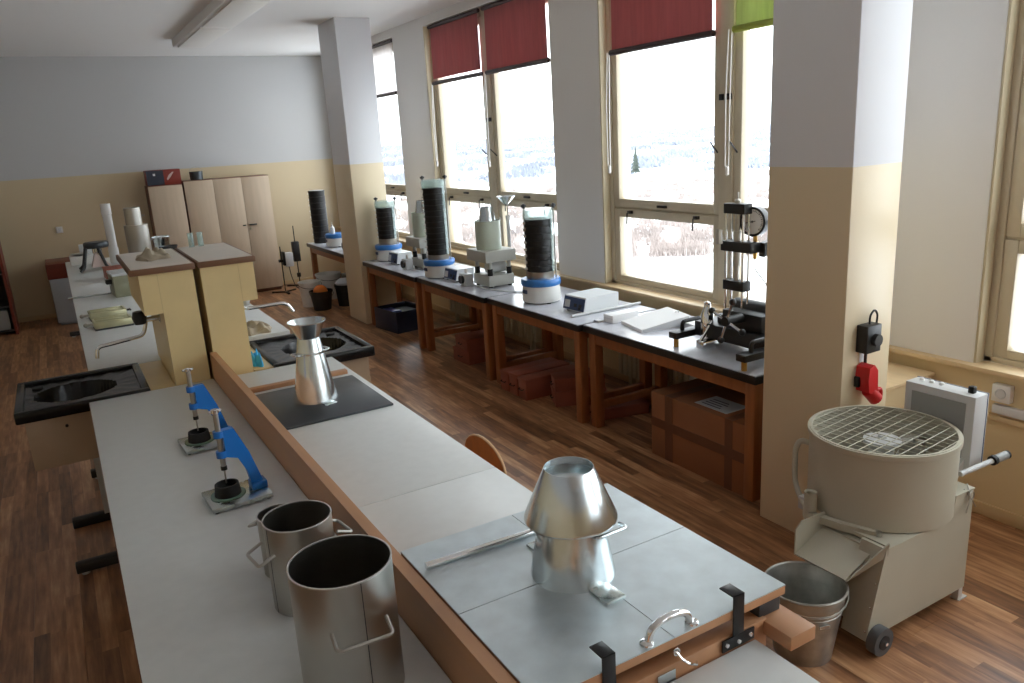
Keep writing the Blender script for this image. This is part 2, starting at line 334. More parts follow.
def blind(y0, y1, z, label, fm, bm_, gap=0., cord_side=1, slant=0.):
    t = thing('roller_blind', label, 'blind', (3.93, (y0+y1)/2, z), 0, 'roller blinds at the windows'); L = (y1-y0)/2; top = 3.25-z
    n = 48; m = 14; v = []; f = []
    for s_ in (0, .0025):
        for j in range(m+1):
            for i in range(n+1):
                u = i/n; h = gap+j/m*(top-gap); amp = .006*(1-j/m)**.6
                v.append((s_+amp*(math.sin(u*23+1.3)+.6*math.sin(u*41)), -L+u*2*L+(.02 if fm != 'lime' else 0)*(1-j/m)*0, h+slant*(1-u)*(1-j/m)))
    N = (n+1)*(m+1)
    for s_ in (0, 1):
        for j in range(m):
            for i in range(n):
                q = s_*N+j*(n+1)+i; f.append((q, q+1, q+n+2, q+n+1))
    mb = MB(); mb._add(v, f, True); mb.build('fabric', fm, t)
    MB().cyl((.0, -L-.02, -.015), (.0, L+.02, -.015), .022, n=12).build('bottom_bar', bm_, t)
    MB().cyl((.0, -L-.03, top+.005), (.0, L+.03, top+.005), .02, n=12).build('roller', bm_, t)
    yy = cord_side*(L+.03)
    MB().tube([(-.01, yy, -.01), (-.02, yy, -.5), (-.02, yy+.004, -.86), (-.02, yy+.02, -.885), (-.02, yy+.034, -.86), (-.02, yy+.036, -.4), (0, yy+.036, -.01)], .004, 6).build('cord', 'cord', t)
    if cord_side > 0: MB().lathe([(1e-6, -.93), (.012, -.92), (.012, -.87), (1e-6, -.86)], 8, (-.02, yy+.015, 0)).build('cord_weight', 'white_plastic', t)
    return t
blind(4.02, 5.08, 2.64, 'burgundy roller blind over the window beside the pressure gauge', 'burgundy', 'blind_bar')
blind(2.74, 3.80, 2.64, 'lime green roller blind next to the beige and white pillar', 'lime', 'lime_bar')
blind(7.23, 8.33, 2.68, 'burgundy roller blind hanging slightly askew above its loose bar', 'burgundy', 'blind_bar', gap=.03, slant=.0)
blind(6.0, 7.08, 2.68, 'burgundy roller blind above the taller shaker, closer to the wide pier', 'burgundy', 'blind_bar', cord_side=1)
blind(9.46, 10.55, 2.66, 'pale see-through roller blind with dark bar behind the far pillar', 'pale_blind', 'blind_bar')

# ceiling casing
t = thing('ceiling_light', 'long pale boxed light casing fixed under the ceiling', 'ceiling light', (1.75, 8, 3.26))
MB().box(-.19, .19, -4.2, 2.45, .03, .12, .006).build('casing', 'ceiling_paint', t)
for k in range(4): MB().box(-.15, .15, -4.1+k*1.63, -2.55+k*1.63, .012, .03, .004).build('cover_panel', 'white_plastic', t)

# radiators under the windows
fin = MB().box(-.035, .035, 0, .045, .10, .70, .008).mesh('fin'); fin.materials.append(MATS['radiator'])
for (a, b, lab) in ((2.95, 4.9, 'cream ribbed radiator behind the big cardboard box'), (6.2, 8.1, 'cream ribbed radiator below the window with two burgundy blinds'), (9.7, 11.3, 'cream ribbed radiator in the corner behind the far pillar')):
    t = thing('radiator', lab, 'radiator', (3.825, a, 0), 0, 'radiators under the windows')
    k = 0
    while k*.06 < b-a: link('fin', fin, t, (0, k*.06, 0)); k += 1
    MB().cyl((0, 0, .16), (0, b-a, .16), .018, n=8).cyl((0, 0, .64), (0, b-a, .64), .018, n=8).build('header_pipe', 'radiator', t)
    for q in (.1, b-a-.14): MB().box(-.02, .02, q, q+.04, 0, .12).build('foot', 'radiator', t)

# ------------------------------------------------------------------ outside
SUB = MB(); n = 40
struct(MB().box(-40, 5200, -2500, 5600, -16, -15).build('ground_outside', 'snow_ground'))
def blob(mb, c, r, h):
    pr = 6; base = len(mb.v); v = [(c[0], c[1], c[2]+h*random.uniform(.9, 1.1))]
    for (rr, zz) in ((.55, .75), (1, .35), (.8, 0)):
        for i in range(pr):
            a = 2*PI*(i+random.random()*.5)/pr; q = rr*r*random.uniform(.75, 1.25); v.append((c[0]+q*math.cos(a), c[1]+q*math.sin(a), c[2]+h*zz))
    f = [(0, 1+i, 1+(i+1)%pr) for i in range(pr)]
    for k in range(2):
        for i in range(pr): f.append((1+k*pr+i, 1+(k+1)*pr+i, 1+(k+1)*pr+(i+1)%pr, 1+k*pr+(i+1)%pr))
    mb._add(v, f)
def twig(mb, c, r, h):
    n = random.randint(3, 5); v = []; f = []
    for k in range(n):
        a = random.uniform(0, 6.28); q = r*random.uniform(.2, 1); w = r*.22; x, y = c[0]+q*math.cos(a), c[1]+q*math.sin(a); hh = h*random.uniform(.5, 1); b = len(v)
        v += [(x-w, y-w*.6, c[2]), (x+w, y-w*.6, c[2]), (x, y+w, c[2]), (x+random.uniform(-r, r)*.4, y+random.uniform(-r, r)*.4, c[2]+hh)]
        f += [(b, b+1, b+3), (b+1, b+2, b+3), (b+2, b, b+3)]
    mb._add(v, f)
br = MB()
for k in range(42000):
    a = R(random.uniform(14, 84)); d = 106+180*random.random()**1.5
    if math.sin(a*71+d*.16)+math.sin(a*137-d*.09+1) < -.7+(d-106)*.007: continue
    twig(br, (d*math.cos(a), d*math.sin(a), -15), random.uniform(.35, .9), random.uniform(.4, 1.5))
o = br.build('scrub_belt', 'scrub'); o['kind'] = 'stuff'; tag(o, 'brown leafless scrub beyond the snow field outside the windows', 'scrub')
fw_ = MB()
for k in range(26000):
    a = R(random.uniform(10, 88)); d = 300*(3600/300)**random.random()
    if math.sin(a*43+d*.021)+.8*math.sin(a*117-d*.03)+.6*math.sin(d*.07+a*9) < .1: continue
    s_ = d/220; twig(fw_, (d*math.cos(a), d*math.sin(a), -15), random.uniform(1.2, 3)*s_**.8, random.uniform(1.2, 3.0)*s_**.4)
o = fw_.build('far_woodland', 'far_wood'); o['kind'] = 'stuff'; tag(o, 'pale grey woodland across the snowy valley far outside', 'woodland')
t = thing('conifer_tree', 'single dark conifer standing out in the snowy valley', 'tree', (185, 227, -15))
MB().cyl((0, 0, 0), (0, 0, 2), .25, n=8).build('trunk', 'scrub', t)
c = MB()
for k in range(6): c.lathe([(2.2-k*.33, 1.2+k*1.35), (1e-6, 3.6+k*1.4)], 12)
c.build('foliage', 'conifer', t)

# ------------------------------------------------------------------ central benches
def bench(name_label, x0, x1, y0, y1, foot_x, groupn, legs, zt=.85):
    t = thing('laboratory_bench', name_label, 'bench', (x0, y0, 0), 0, groupn); w = x1-x0; L = y1-y0
    z = zt-.85
    MB().box(0, w, 0, L, z+.818, zt, .003).build('worktop', 'white_laminate', t)
    MB().box(-.0015, .0005, .003, L-.003, z+.82, z+.848).build('edge_band', 'brown_edge', t)
    MB().box(.06, w-.06, .06, .09, z+.76, z+.818).box(.06, w-.06, L-.09, L-.06, z+.76, z+.818).box(.06, .09, .09, L-.09, z+.76, z+.818).box(w-.09, w-.06, .09, L-.09, z+.76, z+.818).build('under_frame', 'black_plastic', t)
    for y in legs:
        MB().box(w*.42, w*.42+.05, y-y0-.025, y-y0+.025, .05, z+.76).build('leg', 'light_grey', t)
        fo = MB().box(foot_x-x0, w-.03 if foot_x < x1-.1 and foot_x < x0+.3 else foot_x-x0+.75, y-y0-.028, y-y0+.028, .015, .065, .006).build('foot', 'black_plastic', t)
        for gx in (foot_x-x0+.04, w-.08): MB().cyl((gx, y-y0, 0), (gx, y-y0, .015), .02, n=10).build('glide', 'light_grey', fo)
    return t
bench('white topped laboratory bench carrying the steel pots and blue vicat frames', -.02, .597, .15, 4.42, -.23, 'white laboratory benches', (.5, 2.3, 4.26))
bench('white topped laboratory bench under the galvanized flow table', .635, 1.265, 1.098, 2.41, .66, 'white laboratory benches', (1.4, 2.1))
bench('slightly higher white topped bench at the bottom edge before the flow table', .635, 1.222, .15, 1.094, .66, 'white laboratory benches', (.5, .9), zt=.90)
bench('white topped laboratory bench under the slump cone and dark steel plate', .635, 1.265, 2.413, 4.40, .66, 'white laboratory benches', (2.7, 4.1))
bench('white topped bench holding the zinc moulds beyond the left sink', .005, .612, 5.09, 11.1, -.1, 'white laboratory benches', (5.6, 8, 10.6))
bench('white topped bench holding a crumpled cloth beyond the right sink', .64, 1.25, 5.28, 11.1, .66, 'white laboratory benches', (5.6, 8, 10.6))
tag(MB().box(.5985, .6315, .15, 4.425, 0, .997).build('divider_board', 'beech'), 'long beech divider board standing between the two white worktops', 'divider')

# tall yellow columns
def column(label, x0, x1, s0, s1):
    t = thing('service_column', label, 'cabinet', ((x0+x1)/2, 4.84, 0), 0, 'yellow service columns'); cx, cy = (x0+x1)/2, 4.84
    a0, a1, b0, b1 = s0-cx, s1-cx, x0-cx+.012, x1-cx-.012
    poly = [(a0, 0), (a1, 0), (a1, 1.25), (b1, 1.25), (b1, 1.465), (b0, 1.465), (b0, 1.25), (a0, 1.25)]
    q = []
    for p_ in poly:
        if not q or math.hypot(q[-1][0]-p_[0], q[-1][1]-p_[1]) > .013 or p_[1] != 1.25: q.append(p_)
    MB().prism(q, 'y', -.40, .40).build('body', 'yellow_board', t)
    seam = (s0-cx if s0 > x0+.03 else s1-cx)
    MB().box(seam-.0015, seam+.0015, -.4012, -.3988, 1.25, 1.465).build('panel_seam', 'filler', t)
    MB().box(x0-cx-(.03 if x0 < .5 else 0), x1-cx, -.42, .42, 1.465, 1.497, .003).build('top_edge', 'brown_edge', t)
    MB().box(x0-cx+(.012 if x0 > .5 else -.018), x1-cx-.012, -.408, .408, 1.4965, 1.499).build('top_board', 'cream_top', t)
column('yellow service column with a rag on its cream top', .303, .596, .405, .584)
column('yellow service column with a bare cream top', .608, .912, .62, .818)

# sinks
def sink(label, x0, x1, y0, y1, mir, foot):
    t = thing('sink_unit', label, 'sink', ((x0+x1)/2, (y0+y1)/2, 0), 0, 'black laboratory sinks'); a = (x1-x0)/2; b = (y1-y0)/2
    n = 36; v = []; f = []
    for j in range(n+1):
        for i in range(n+1):
            x = -a+.035+i/n*(2*a-.07); y = -b+.035+j/n*(2*b-.07); e = math.sqrt(((x+mir*.03)/(a*.62))**2+(y/(b*.55))**2)
            z = .846-.008*max(0, 1-e*.4)
            if e < 1: z -= .16*(1-e**6)**.5
            elif e > 1.12: z += .0025*(math.cos(math.atan2(y, x)*18) > .55)
            v.append((x, y, z))
    for j in range(n):
        for i in range(n): q = j*(n+1)+i; f.append((q, q+1, q+n+2, q+n+1))
    m = MB(); m._add(v, f, True); m.build('basin', 'sink_black', t)
    MB().box(-a, a, -b, -b+.04, .80, .862, .008).box(-a, a, b-.04, b, .80, .862, .008).box(-a, -a+.04, -b+.03, b-.03, .80, .862, .008).box(a-.04, a, -b+.03, b-.03, .80, .862, .008).build('rim', 'sink_black', t)
    MB().lathe([(.028, .846), (.028, .852), (.02, .853), (1e-6, .85)], 16, (mir*-(a-.1), b-.14, 0)).build('overflow_plug', 'black_rubber', t)
    MB().lathe([(.02, .674), (.02, .694), (1e-6, .694)], 12, (-mir*.03, 0, 0)).build('drain', 'chrome', t)
    MB().box(-a+.035, a-.035, -b+.04, -b+.06, .53, .80).box(-a+.035, a-.035, b-.06, b-.04, .53, .80).box(-a+.035, -a+.055, -b+.06, b-.06, .53, .80).box(a-.055, a-.035, -b+.06, b-.06, .53, .80).box(-a+.04, a-.04, -b+.05, b-.05, .53, .545).build('cabinet', 'sink_cabinet', t)
    MB().cyl((-.1*mir, -b+.042, .74), (-.1*mir, -b+.03, .74), .008, n=8).build('knob', 'dark_metal', t)
    px = mir*(-(a-.32)); MB().box(px-.025, px+.025, .10, .15, .05, .53).build('leg', 'light_grey', t)
    MB().box(foot-(x0+x1)/2 if mir > 0 else -.25, .25 if mir > 0 else foot-(x0+x1)/2, .10, .155, 0, .055, .006).build('foot', 'black_plastic', t)
    if mir > 0: MB().box(a+.002, .402-(x0+x1)/2, -b-.0, b, .80, .85, .003).build('filler_board', 'filler', t)
    else: MB().box(.822-(x0+x1)/2, -a-.002, -b+.02, b, .80, .85, .003).build('filler_board', 'filler', t)
    return t
sink('black drained sink jutting out to the left of the yellow columns', -.355, .275, 4.425, 5.075, 1, -.23)
sink('black drained sink behind the slump cone, right of the yellow columns', .93, 1.54, 4.41, 5.12, -1, 1.4)

def tap(label, loc, d, pts, knob_dark, down, arm=.05, ks=1.):
    t = thing('wall_tap', label, 'tap', loc, 0, 'chrome taps on the columns')
    MB().cyl((0, 0, 0), (d*arm, 0, 0), .014, n=12).cyl((0, 0, 0), (d*.006, 0, 0), .028, n=16).build('valve_body', 'chrome', t)
    MB().tube(pts, .0105, 10, round_=.04).build('spout', 'chrome', t)
    MB().lathe([(1e-6, -.03*ks), (.022*ks, -.026*ks), (.028*ks, 0), (.022*ks, .026*ks), (1e-6, .03*ks)], 10, (d*arm, -.02, .02)).build('knob', knob_dark, t)
    if down: MB().cyl((d*.03, 0, 0), (d*.03, 0, -.2), .014, n=10).build('riser', 'chrome', t)
tap('swivel tap with black knob reaching over the left sink', (.405, 4.68, 1.185), -1, [(-.075, 0, 0), (-.08, 0, -.03), (-.10, 0, -.085), (-.28, 0, -.105), (-.335, 0, -.11), (-.345, 0, -.17)], 'black_plastic', False, .105, 1.35)
tap('swivel tap over the right sink behind the slump cone funnel', (.818, 4.68, 1.19), 1, [(.03, 0, .04), (.04, 0, -.03), (.2, 0, -.03), (.29, 0, -.03), (.325, 0, -.09)], 'light_grey', True)
def rag(name, label, loc, sx, sy, h, m, seed, cat='cloth'):
    rnd = random.Random(seed); n = 22; v = []; f = []; ph = [rnd.uniform(0, 6) for _ in range(8)]
    for s_ in (0, 1):
        for j in range(n+1):
            for i in range(n+1):
                u = i/n*2-1; w = j/n*2-1; e = max(0, 1-(u*u+w*w)**1.2)
                wob = .5+.5*math.sin(u*5+ph[0]+2*math.sin(w*3+ph[1]))*math.cos(w*6+ph[2]+u*2); z = .004+h*e**.5*wob
                k = 1/max(1, math.hypot(u, w)) if True else 1
                x = u*k*sx*(1+.16*math.sin(math.atan2(w, u)*3+ph[3])); y = w*k*sy*(1+.2*math.sin(math.atan2(w, u)*4+ph[4]))
                v.append((x, y, z if s_ else max(0, z-.004)))
    N = (n+1)**2
    for s_ in (0, 1):
        for j in range(n):
            for i in range(n): q = s_*N+j*(n+1)+i; f.append((q, q+1, q+n+2, q+n+1) if s_ else (q, q+n+1, q+n+2, q+1))
    m_ = MB(); m_._add(v, f, True); o = m_.build(name, m, None, loc); return tag(o, label, cat)
rag('rag', 'crumpled beige rag on top of the yellow column', (.44, 4.86, 1.499), .085, .15, .06, 'cloth', 3)
rag('rag', 'crumpled beige rag on the worktop beside the right sink', (1.05, 5.42, .85), .12, .12, .075, 'cloth', 5)

rag('wipe', 'bright blue wipe lying on the ledge under the right tap', (.862, 4.55, .851), .036, .08, .09, 'blue_cloth', 9, 'wipe')

# ------------------------------------------------------------------ steel pots
def pot(label, x, y, r, h, ang, hz, hw=.06):
    t = thing('steel_pot', label, 'pot', (x, y, .85), 0, 'steel cylinder pots on the bench')
    MB().lathe(shell(r, 0, r, h, .002, True), 64).build('body', 'steel', t)
    MB().lathe([(r-.003, h-.001), (r+.001, h-.001), (r+.001, h+.002), (r-.003, h+.002), (r-.003, h-.001)], 64).build('rim', 'weld', t)
    for k in (0, PI):
        a = ang+k; c, s_ = math.cos(a), math.sin(a)
        def P(d, w, z): return (c*d-s_*w, s_*d+c*w, z)
        MB().tube([P(r-.002, -hw, hz+.018), P(r+.042, -hw, hz), P(r+.042, hw, hz), P(r-.002, hw, hz+.018)], .0045, 8, round_=.012).build('handle', 'steel', t)
    a = ang+.12
    MB().box(r-.001, r+.0006, -.0009, .0009, .0, h).build('weld_seam', 'dark_plate', t, rot=(0, 0, a))
    return t
pot('largest steel pot in front, cut by the bottom edge of the photo', .407, 1.547, .114, .32, R(-93), .205)
pot('middle steel pot with handles standing behind the largest one', .417, 1.964, .091, .25, R(188), .17, .045)
pot('smallest steel pot mostly hidden behind the middle pot', .405, 2.16, .06, .18, R(120), .13, .03)

# vicat apparatus
def vicat(label, x, y, rz):
    t = thing('vicat_apparatus', label, 'apparatus', (x, y, .85), rz, 'blue vicat apparatus')
    MB().box(-.075, .135, -.09, .09, .006, .022, .002).build('base_plate', 'base_steel', t)
    for (a, b) in ((-.06, -.075), (-.06, .075), (.12, -.075), (.12, .075)): MB().cyl((a, b, 0), (a, b, .006), .008, n=8).build('foot', 'black_rubber', t)
    MB().lathe([(1e-6, .022), (.06, .022), (.06, .027), (1e-6, .027)], 32).build('glass_disc', 'glass_green', t)
    MB().lathe([(1e-6, .027), (.046, .027), (.041, .067), (.035, .067), (.036, .04), (1e-6, .04)], 32).build('ring_mould', 'black_rubber', t)
    MB().prism([(.012, .268), (.05, .268), (.092, .165), (.132, .022), (.088, .022), (.074, .10), (.05, .155), (.012, .168)], 'y', -.014, .014).build('arm', 'blue_paint', t)
    MB().box(.08, .135, -.03, .03, .022, .05, .003).build('bracket', 'blue_paint', t)
    for z in (.255, .18): MB().lathe([(.008, z-.012), (.019, z-.012), (.019, z+.012), (.008, z+.012)], 20).build('collar', 'blue_paint', t)
    MB().cyl((0, 0, .135), (0, 0, .335), .0095, n=14).build('rod', 'steel', t)
    MB().lathe([(1e-6, .334), (.014, .334), (.014, .346), (1e-6, .348)], 16).cyl((-.022, 0, .34), (.022, 0, .34), .005, n=8).build('rod_cap', 'chrome', t)
    MB().lathe([(1e-6, .118), (.011, .12), (.011, .134), (1e-6, .136)], 14).build('weight_knob', 'black_plastic', t)
    MB().cyl((0, 0, .068), (0, 0, .12), .003, n=8).build('needle', 'steel', t)
    MB().box(-.006, -.002, .016, .024, .17, .27).build('scale_strip', 'paper_grey', t)
    for (a, b) in ((.10, .0145), (.118, .0145)): MB().cyl((a, -.0145, .04), (a, -.018, .04), .005, n=8).build('screw', 'chrome', t)
vicat('blue vicat apparatus with black ring, nearer one in front', .357, 2.75, R(3))
vicat('blue vicat apparatus with black ring, farther one towards the columns', .362, 3.39, R(3))

# slump cone with funnel on the dark plate
tag(MB().box(.69, 1.225, 3.33, 3.92, .85, .861, .002).build('steel_plate', 'dark_plate'), 'dark grey steel plate under the slump cone', 'plate')
tag(MB().box(.69, 1.225, 3.99, 4.03, .85, .872, .002).build('wood_batten', 'beech'), 'beech batten lying behind the dark steel plate', 'batten')
t = thing('slump_cone', 'tall shiny slump cone standing on the dark steel plate', 'cone', (.95, 3.66, .861), R(-78))
MB().lathe(shell(.105, 0, .053, .31, .002), 48).build('cone_wall', 'galv', t)
MB().lathe([(.0655, .235), (.0685, .233), (.0685, .24), (.0655, .242), (.0655, .235)], 40).build('band', 'galv', t)
for s_ in (1, -1):
    MB().box(s_*.1 if s_ > 0 else -.155, .155 if s_ > 0 else -.1, -.03, .03, 0, .006, .001).build('foot_tab', 'base_steel', t)
    MB().tube([(-.025, s_*.066, .235), (-.025, s_*.09, .238), (.025, s_*.09, .238), (.025, s_*.066, .235)], .005, 8, round_=.01).build('handle', 'galv', t)
MB().box(-.004, .004, -.004, .004, 0, .3).build('seam', 'galv', t, loc=(.0785, 0, .005), rot=(0, -.165, 0)).scale = (.3, 1, .96)
t = thing('metal_funnel', 'flared metal funnel set in the mouth of the slump cone', 'funnel', (.95, 3.66, 1.171))
MB().lathe(shell(.052, -.012+.013, .089, .08, .002), 48).build('flare', 'galv', t)
MB().lathe([(.088, .078), (.091, .078), (.091, .082), (.088, .082), (.088, .078)], 48).build('rim', 'galv', t)

# flow table
t = thing('flow_table', 'galvanized square flow table with black hook brackets and chrome handle', 'flow table', (.981, 1.445, .85))
MB().box(-.345, .345, -.345, .345, .125, .147, .002).build('top_board', 'beech', t)
for (a, b, c_, d) in ((-.345, -.001, -.345, -.001), (.001, .345, -.345, -.001), (-.345, -.001, .001, .345), (.001, .345, .001, .345)):
    MB().box(a, b, c_, d, .147, .150).build('metal_sheet', 'galv_sheet', t)
MB().box(.274, .357, -.425, .36, .045, .081, .003).build('base_beam', 'beech', t); MB().box(-.33, -.25, -.34, .36, .001, .081, .003).build('base_beam', 'beech', t)
MB().box(-.25, .285, -.345, -.295, .001, .085, .003).build('cross_beam', 'beech', t); MB().box(-.25, .285, .28, .33, .001, .085, .003).build('cross_beam', 'beech', t)
for (a, b) in ((.27, -.335), (-.33, -.335), (.27, .25), (-.33, .25)): MB().box(a, a+.07, b, b+.08, .081, .125, .003).build('stop_block', 'dark_plate', t)
hd = MB().tube([(-.06, 0, 0), (-.052, 0, .03), (-.02, 0, .042), (.02, 0, .042), (.052, 0, .03), (.06, 0, 0)], .0085, 12, round_=.02).build('handle', 'chrome', t, (.002, -.328, .15))
for s_ in (-1, 1): MB().lathe([(1e-6, 0), (.016, 0), (.015, .004), (.011, .007), (1e-6, .007)], 16).build('handle_foot', 'chrome', hd, (s_*.064, 0, 0))
for bx in (.187, -.178):
    b = MB().box(-.0165, .0165, -.004, .0, .0, .132, .001).box(-.0165, .0165, -.004, .042, .128, .132, .001).box(-.05, .05, -.005, -.001, .0, .03, .001).build('hook_bracket', 'black_edge', t, (bx, -.347, .054))
    for sx in (-.037, 0, .037): MB().lathe([(1e-6, 0), (.006, 0), (.005, .003), (1e-6, .004)], 10).build('bolt', 'chrome', b, (sx, -.005, .016+(-.004 if sx == 0 else 0)), (R(90), 0, 0))
MB().tube([(-.0, -.348, .118), (.005, -.362, .105), (.02, -.366, .09), (.045, -.366, .075), (.058, -.352, .068)], .003, 6).tube([(0+.008*math.cos(a), -.352, .118+.008*math.sin(a)) for a in [k*PI/5 for k in range(10)]], .0025, 5, close=True).build('wire_hook', 'chrome', t)
MB().box(-.05, .0, -.350, -.346, .04, .075, .001).build('hinge_plate', 'galv', t)

t = thing('flow_cone', 'short shiny cone with foot tabs standing on the flow table', 'cone', (.957, 1.445, 1.0), R(-88))
MB().lathe(shell(.106, 0, .070, .2, .002), 56).build('cone_wall', 'galv', t)
for s_ in (1, -1):
    MB().box(.10 if s_ > 0 else -.17, .17 if s_ > 0 else -.10, -.028, .028, 0, .006, .001).build('foot_tab', 'base_steel', t)
MB().tube([(.078, .0, .13), (.104, .0, .133), (.104, .09, .133), (.075, .09, .13)], .005, 8, round_=.012).build('handle', 'galv', t)
t = thing('metal_hopper', 'upturned shiny hopper resting over the short cone', 'hopper', (.96, 1.45, 1.145))
MB().lathe([(.113, 0), (.115, 0), (.115, .006), (.061, .133), (.059, .133), (.112, .006), (.113, 0)], 56).build('hopper_wall', 'galv', t)
MB().lathe([(1e-6, .108), (.068, .108), (.068, .110), (1e-6, .110)], 40).build('inner_disc', 'galv', t)
tag(MB().cyl((.655, 1.668, 1.009), (.985, 1.655, 1.009), .009, n=16).build('tamping_rod', 'chrome'), 'round steel tamping rod lying on the flow table', 'rod')

# chair by the bench
t = thing('wooden_chair', 'round-backed plywood chair tucked against the right side of the bench', 'chair', (1.33, 2.95, -.0))
pr = [(-.185, .57), (-.19, .62)]+[(-.19*math.cos(a*PI/12), .62+.115*math.sin(a*PI/12)) for a in range(1, 12)]+[(.19, .62), (.185, .57), (.15, .555), (-.15, .555)]
v = []; 
m = MB(); m.prism(pr, 'x', .16, .172); m.build('backrest', 'chair_wood', t)
MB().tube([(.166, a, b) for (a, b) in pr], .007, 6, close=True).build('back_edge', 'chair_edge', t)
MB().box(-.2, .17, -.19, .19, .43, .448, .02).build('seat', 'chair_wood', t)
for s_ in (-1, 1):
    MB().tube([(.15, s_*.15, .62), (.13, s_*.17, .43), (.17, s_*.18, .01)], .011, 8, round_=.05).build('leg', 'dark_metal', t)
    MB().tube([(-.15, s_*.16, .43), (-.19, s_*.18, .01)], .011, 8).build('leg', 'dark_metal', t)

# ------------------------------------------------------------------ window tables
def lab_table(label, x0, y0, y1, depth=.72):
    t = thing('work_table', label, 'table', (x0, y0, 0), 0, 'black edged work tables along the windows'); L = y1-y0; d = depth
    MB().box(0, d, .003, L-.003, .70, .746, .003).build('top_edge', 'black_edge', t)
    MB().box(.006, d-.006, .01, L-.01, .7455, .75).build('table_top', 'grey_top', t)
    for (a, b) in ((.03, .03), (.03, L-.10), (d-.10, .03), (d-.10, L-.10)):
        MB().box(a, a+.07, b, b+.07, 0, .70, .004).build('leg', 'bench_wood', t)
    MB().box(.035, .06, .1, L-.1, .62, .70, .002).build('apron', 'bench_wood', t); MB().box(d-.06, d-.035, .1, L-.1, .62, .70, .002).build('apron', 'bench_wood', t)
    for b in (.045, L-.085):
        MB().box(.1, d-.1, b, b+.035, .63, .70, .002).build('apron', 'bench_wood', t); MB().box(.1, d-.1, b, b+.04, .13, .18, .002).build('stretcher', 'bench_wood', t)
    return t
lab_table('work table with black edge carrying the gauge press and papers', 3.035, 2.76, 4.335)
lab_table('work table with black edge carrying the nearest sieve shaker and control box', 3.0, 4.34, 5.67)
lab_table('work table with black edge carrying the nearer vebe apparatus', 2.975, 5.675, 7.075)
lab_table('work table with black edge ending at the far pillar', 2.955, 7.08, 8.58)
lab_table('work table with black edge in the far corner behind the pillar', 2.985, 9.25, 10.95)

def shaker(label, x, y, z0, r, hb, z_black, z_top, nc, full=True):
    t = thing('sieve_shaker', label, 'sieve shaker', (x, y, z0), 0, 'sieve shakers on the window tables')
    MB().lathe([(1e-6, .012), (r*.97, .012), (r, .03), (r*.985, hb*.75), (r*.95, hb), (1e-6, hb)], 40).build('base', 'sieve_white', t)
    for k in range(3): MB().cyl((r*.8*math.cos(2.1*k+.4), r*.8*math.sin(2.1*k+.4), 0), (r*.8*math.cos(2.1*k+.4), r*.8*math.sin(2.1*k+.4), .014), .018, n=10).build('foot', 'black_rubber', t)
    MB().lathe([(1e-6, hb), (r*1.0, hb), (r*1.03, hb+.012), (r*1.03, hb+.042), (r*.98, hb+.052), (1e-6, hb+.052)], 40).build('blue_ring', 'sieve_blue', t)
    MB().box(-r*1.0-.004, -r*.97, -.03, .03, hb*.6, hb*.6+.03).build('nameplate', 'panel_blue', t)
    if not full: return t
    rc = r*.69; MB().lathe([(1e-6, hb+.052), (rc*1.0, hb+.052), (rc*1.03, z_black), (1e-6, z_black)], 36).build('receiver_pan', 'steel', t)
    dz = (z_top-z_black)/nc
    for k in range(nc):
        z = z_black+k*dz; MB().lathe([(1e-6, z), (rc*.985, z), (rc, z+.006), (rc, z+dz-.012), (rc*1.04, z+dz-.008), (rc*1.04, z+dz-.001), (1e-6, z+dz-.001)], 36).build('sieve', 'sieve_black', t)
        MB().box(-.016, .004, -.014, .014, z+dz*.25, z+dz*.62, .003).build('clip', 'white_plastic', t, (rc*math.cos(R(162)), rc*math.sin(R(162)), 0), (0, 0, R(-18)))
    MB().lathe([(rc*1.0, z_top), (rc*1.1, z_top), (rc*1.12, z_top+.05), (rc*1.06, z_top+.075), (1e-6, z_top+.075), (1e-6, z_top+.068), (rc*1.0, z_top+.066), (rc*1.0, z_top)], 36).build('clear_lid', 'clear_plastic', t)
    for a in (R(-35), R(120)):
        cx, cy = rc*1.16*math.cos(a), rc*1.16*math.sin(a)
        MB().cyl((cx, cy, hb+.05), (cx, cy, z_top+.115), .006, n=8).build('clamp_rod', 'steel', t)
        MB().box(cx-.022, cx+.022, cy-.006, cy+.006, z_top+.085, z_top+.105, .003).lathe([(1e-6, z_top+.076), (.012, z_top+.076), (.01, z_top+.11), (1e-6, z_top+.11)], 10, (cx, cy, 0)).build('wing_nut', 'black_plastic', t)
    a = R(-60); MB().box(-.002, .002, -.02, .02, z_black, z_top).build('scale_strip', 'clear_plastic', t, (rc*1.12*math.cos(a), rc*1.12*math.sin(a), 0), (0, 0, a))
    return t
shaker('farthest sieve shaker with a short black stack beside the pillar', 3.23, 8.41, .75, .15, .13, .25, .60, 7)
shaker('tallest sieve shaker with the long black stack mid table', 3.165, 6.92, .75, .15, .125, .225, .865, 12)
shaker('nearest sieve shaker with black stack next to the white control box', 3.26, 5.21, .75, .155, .14, .25, .665, 8)

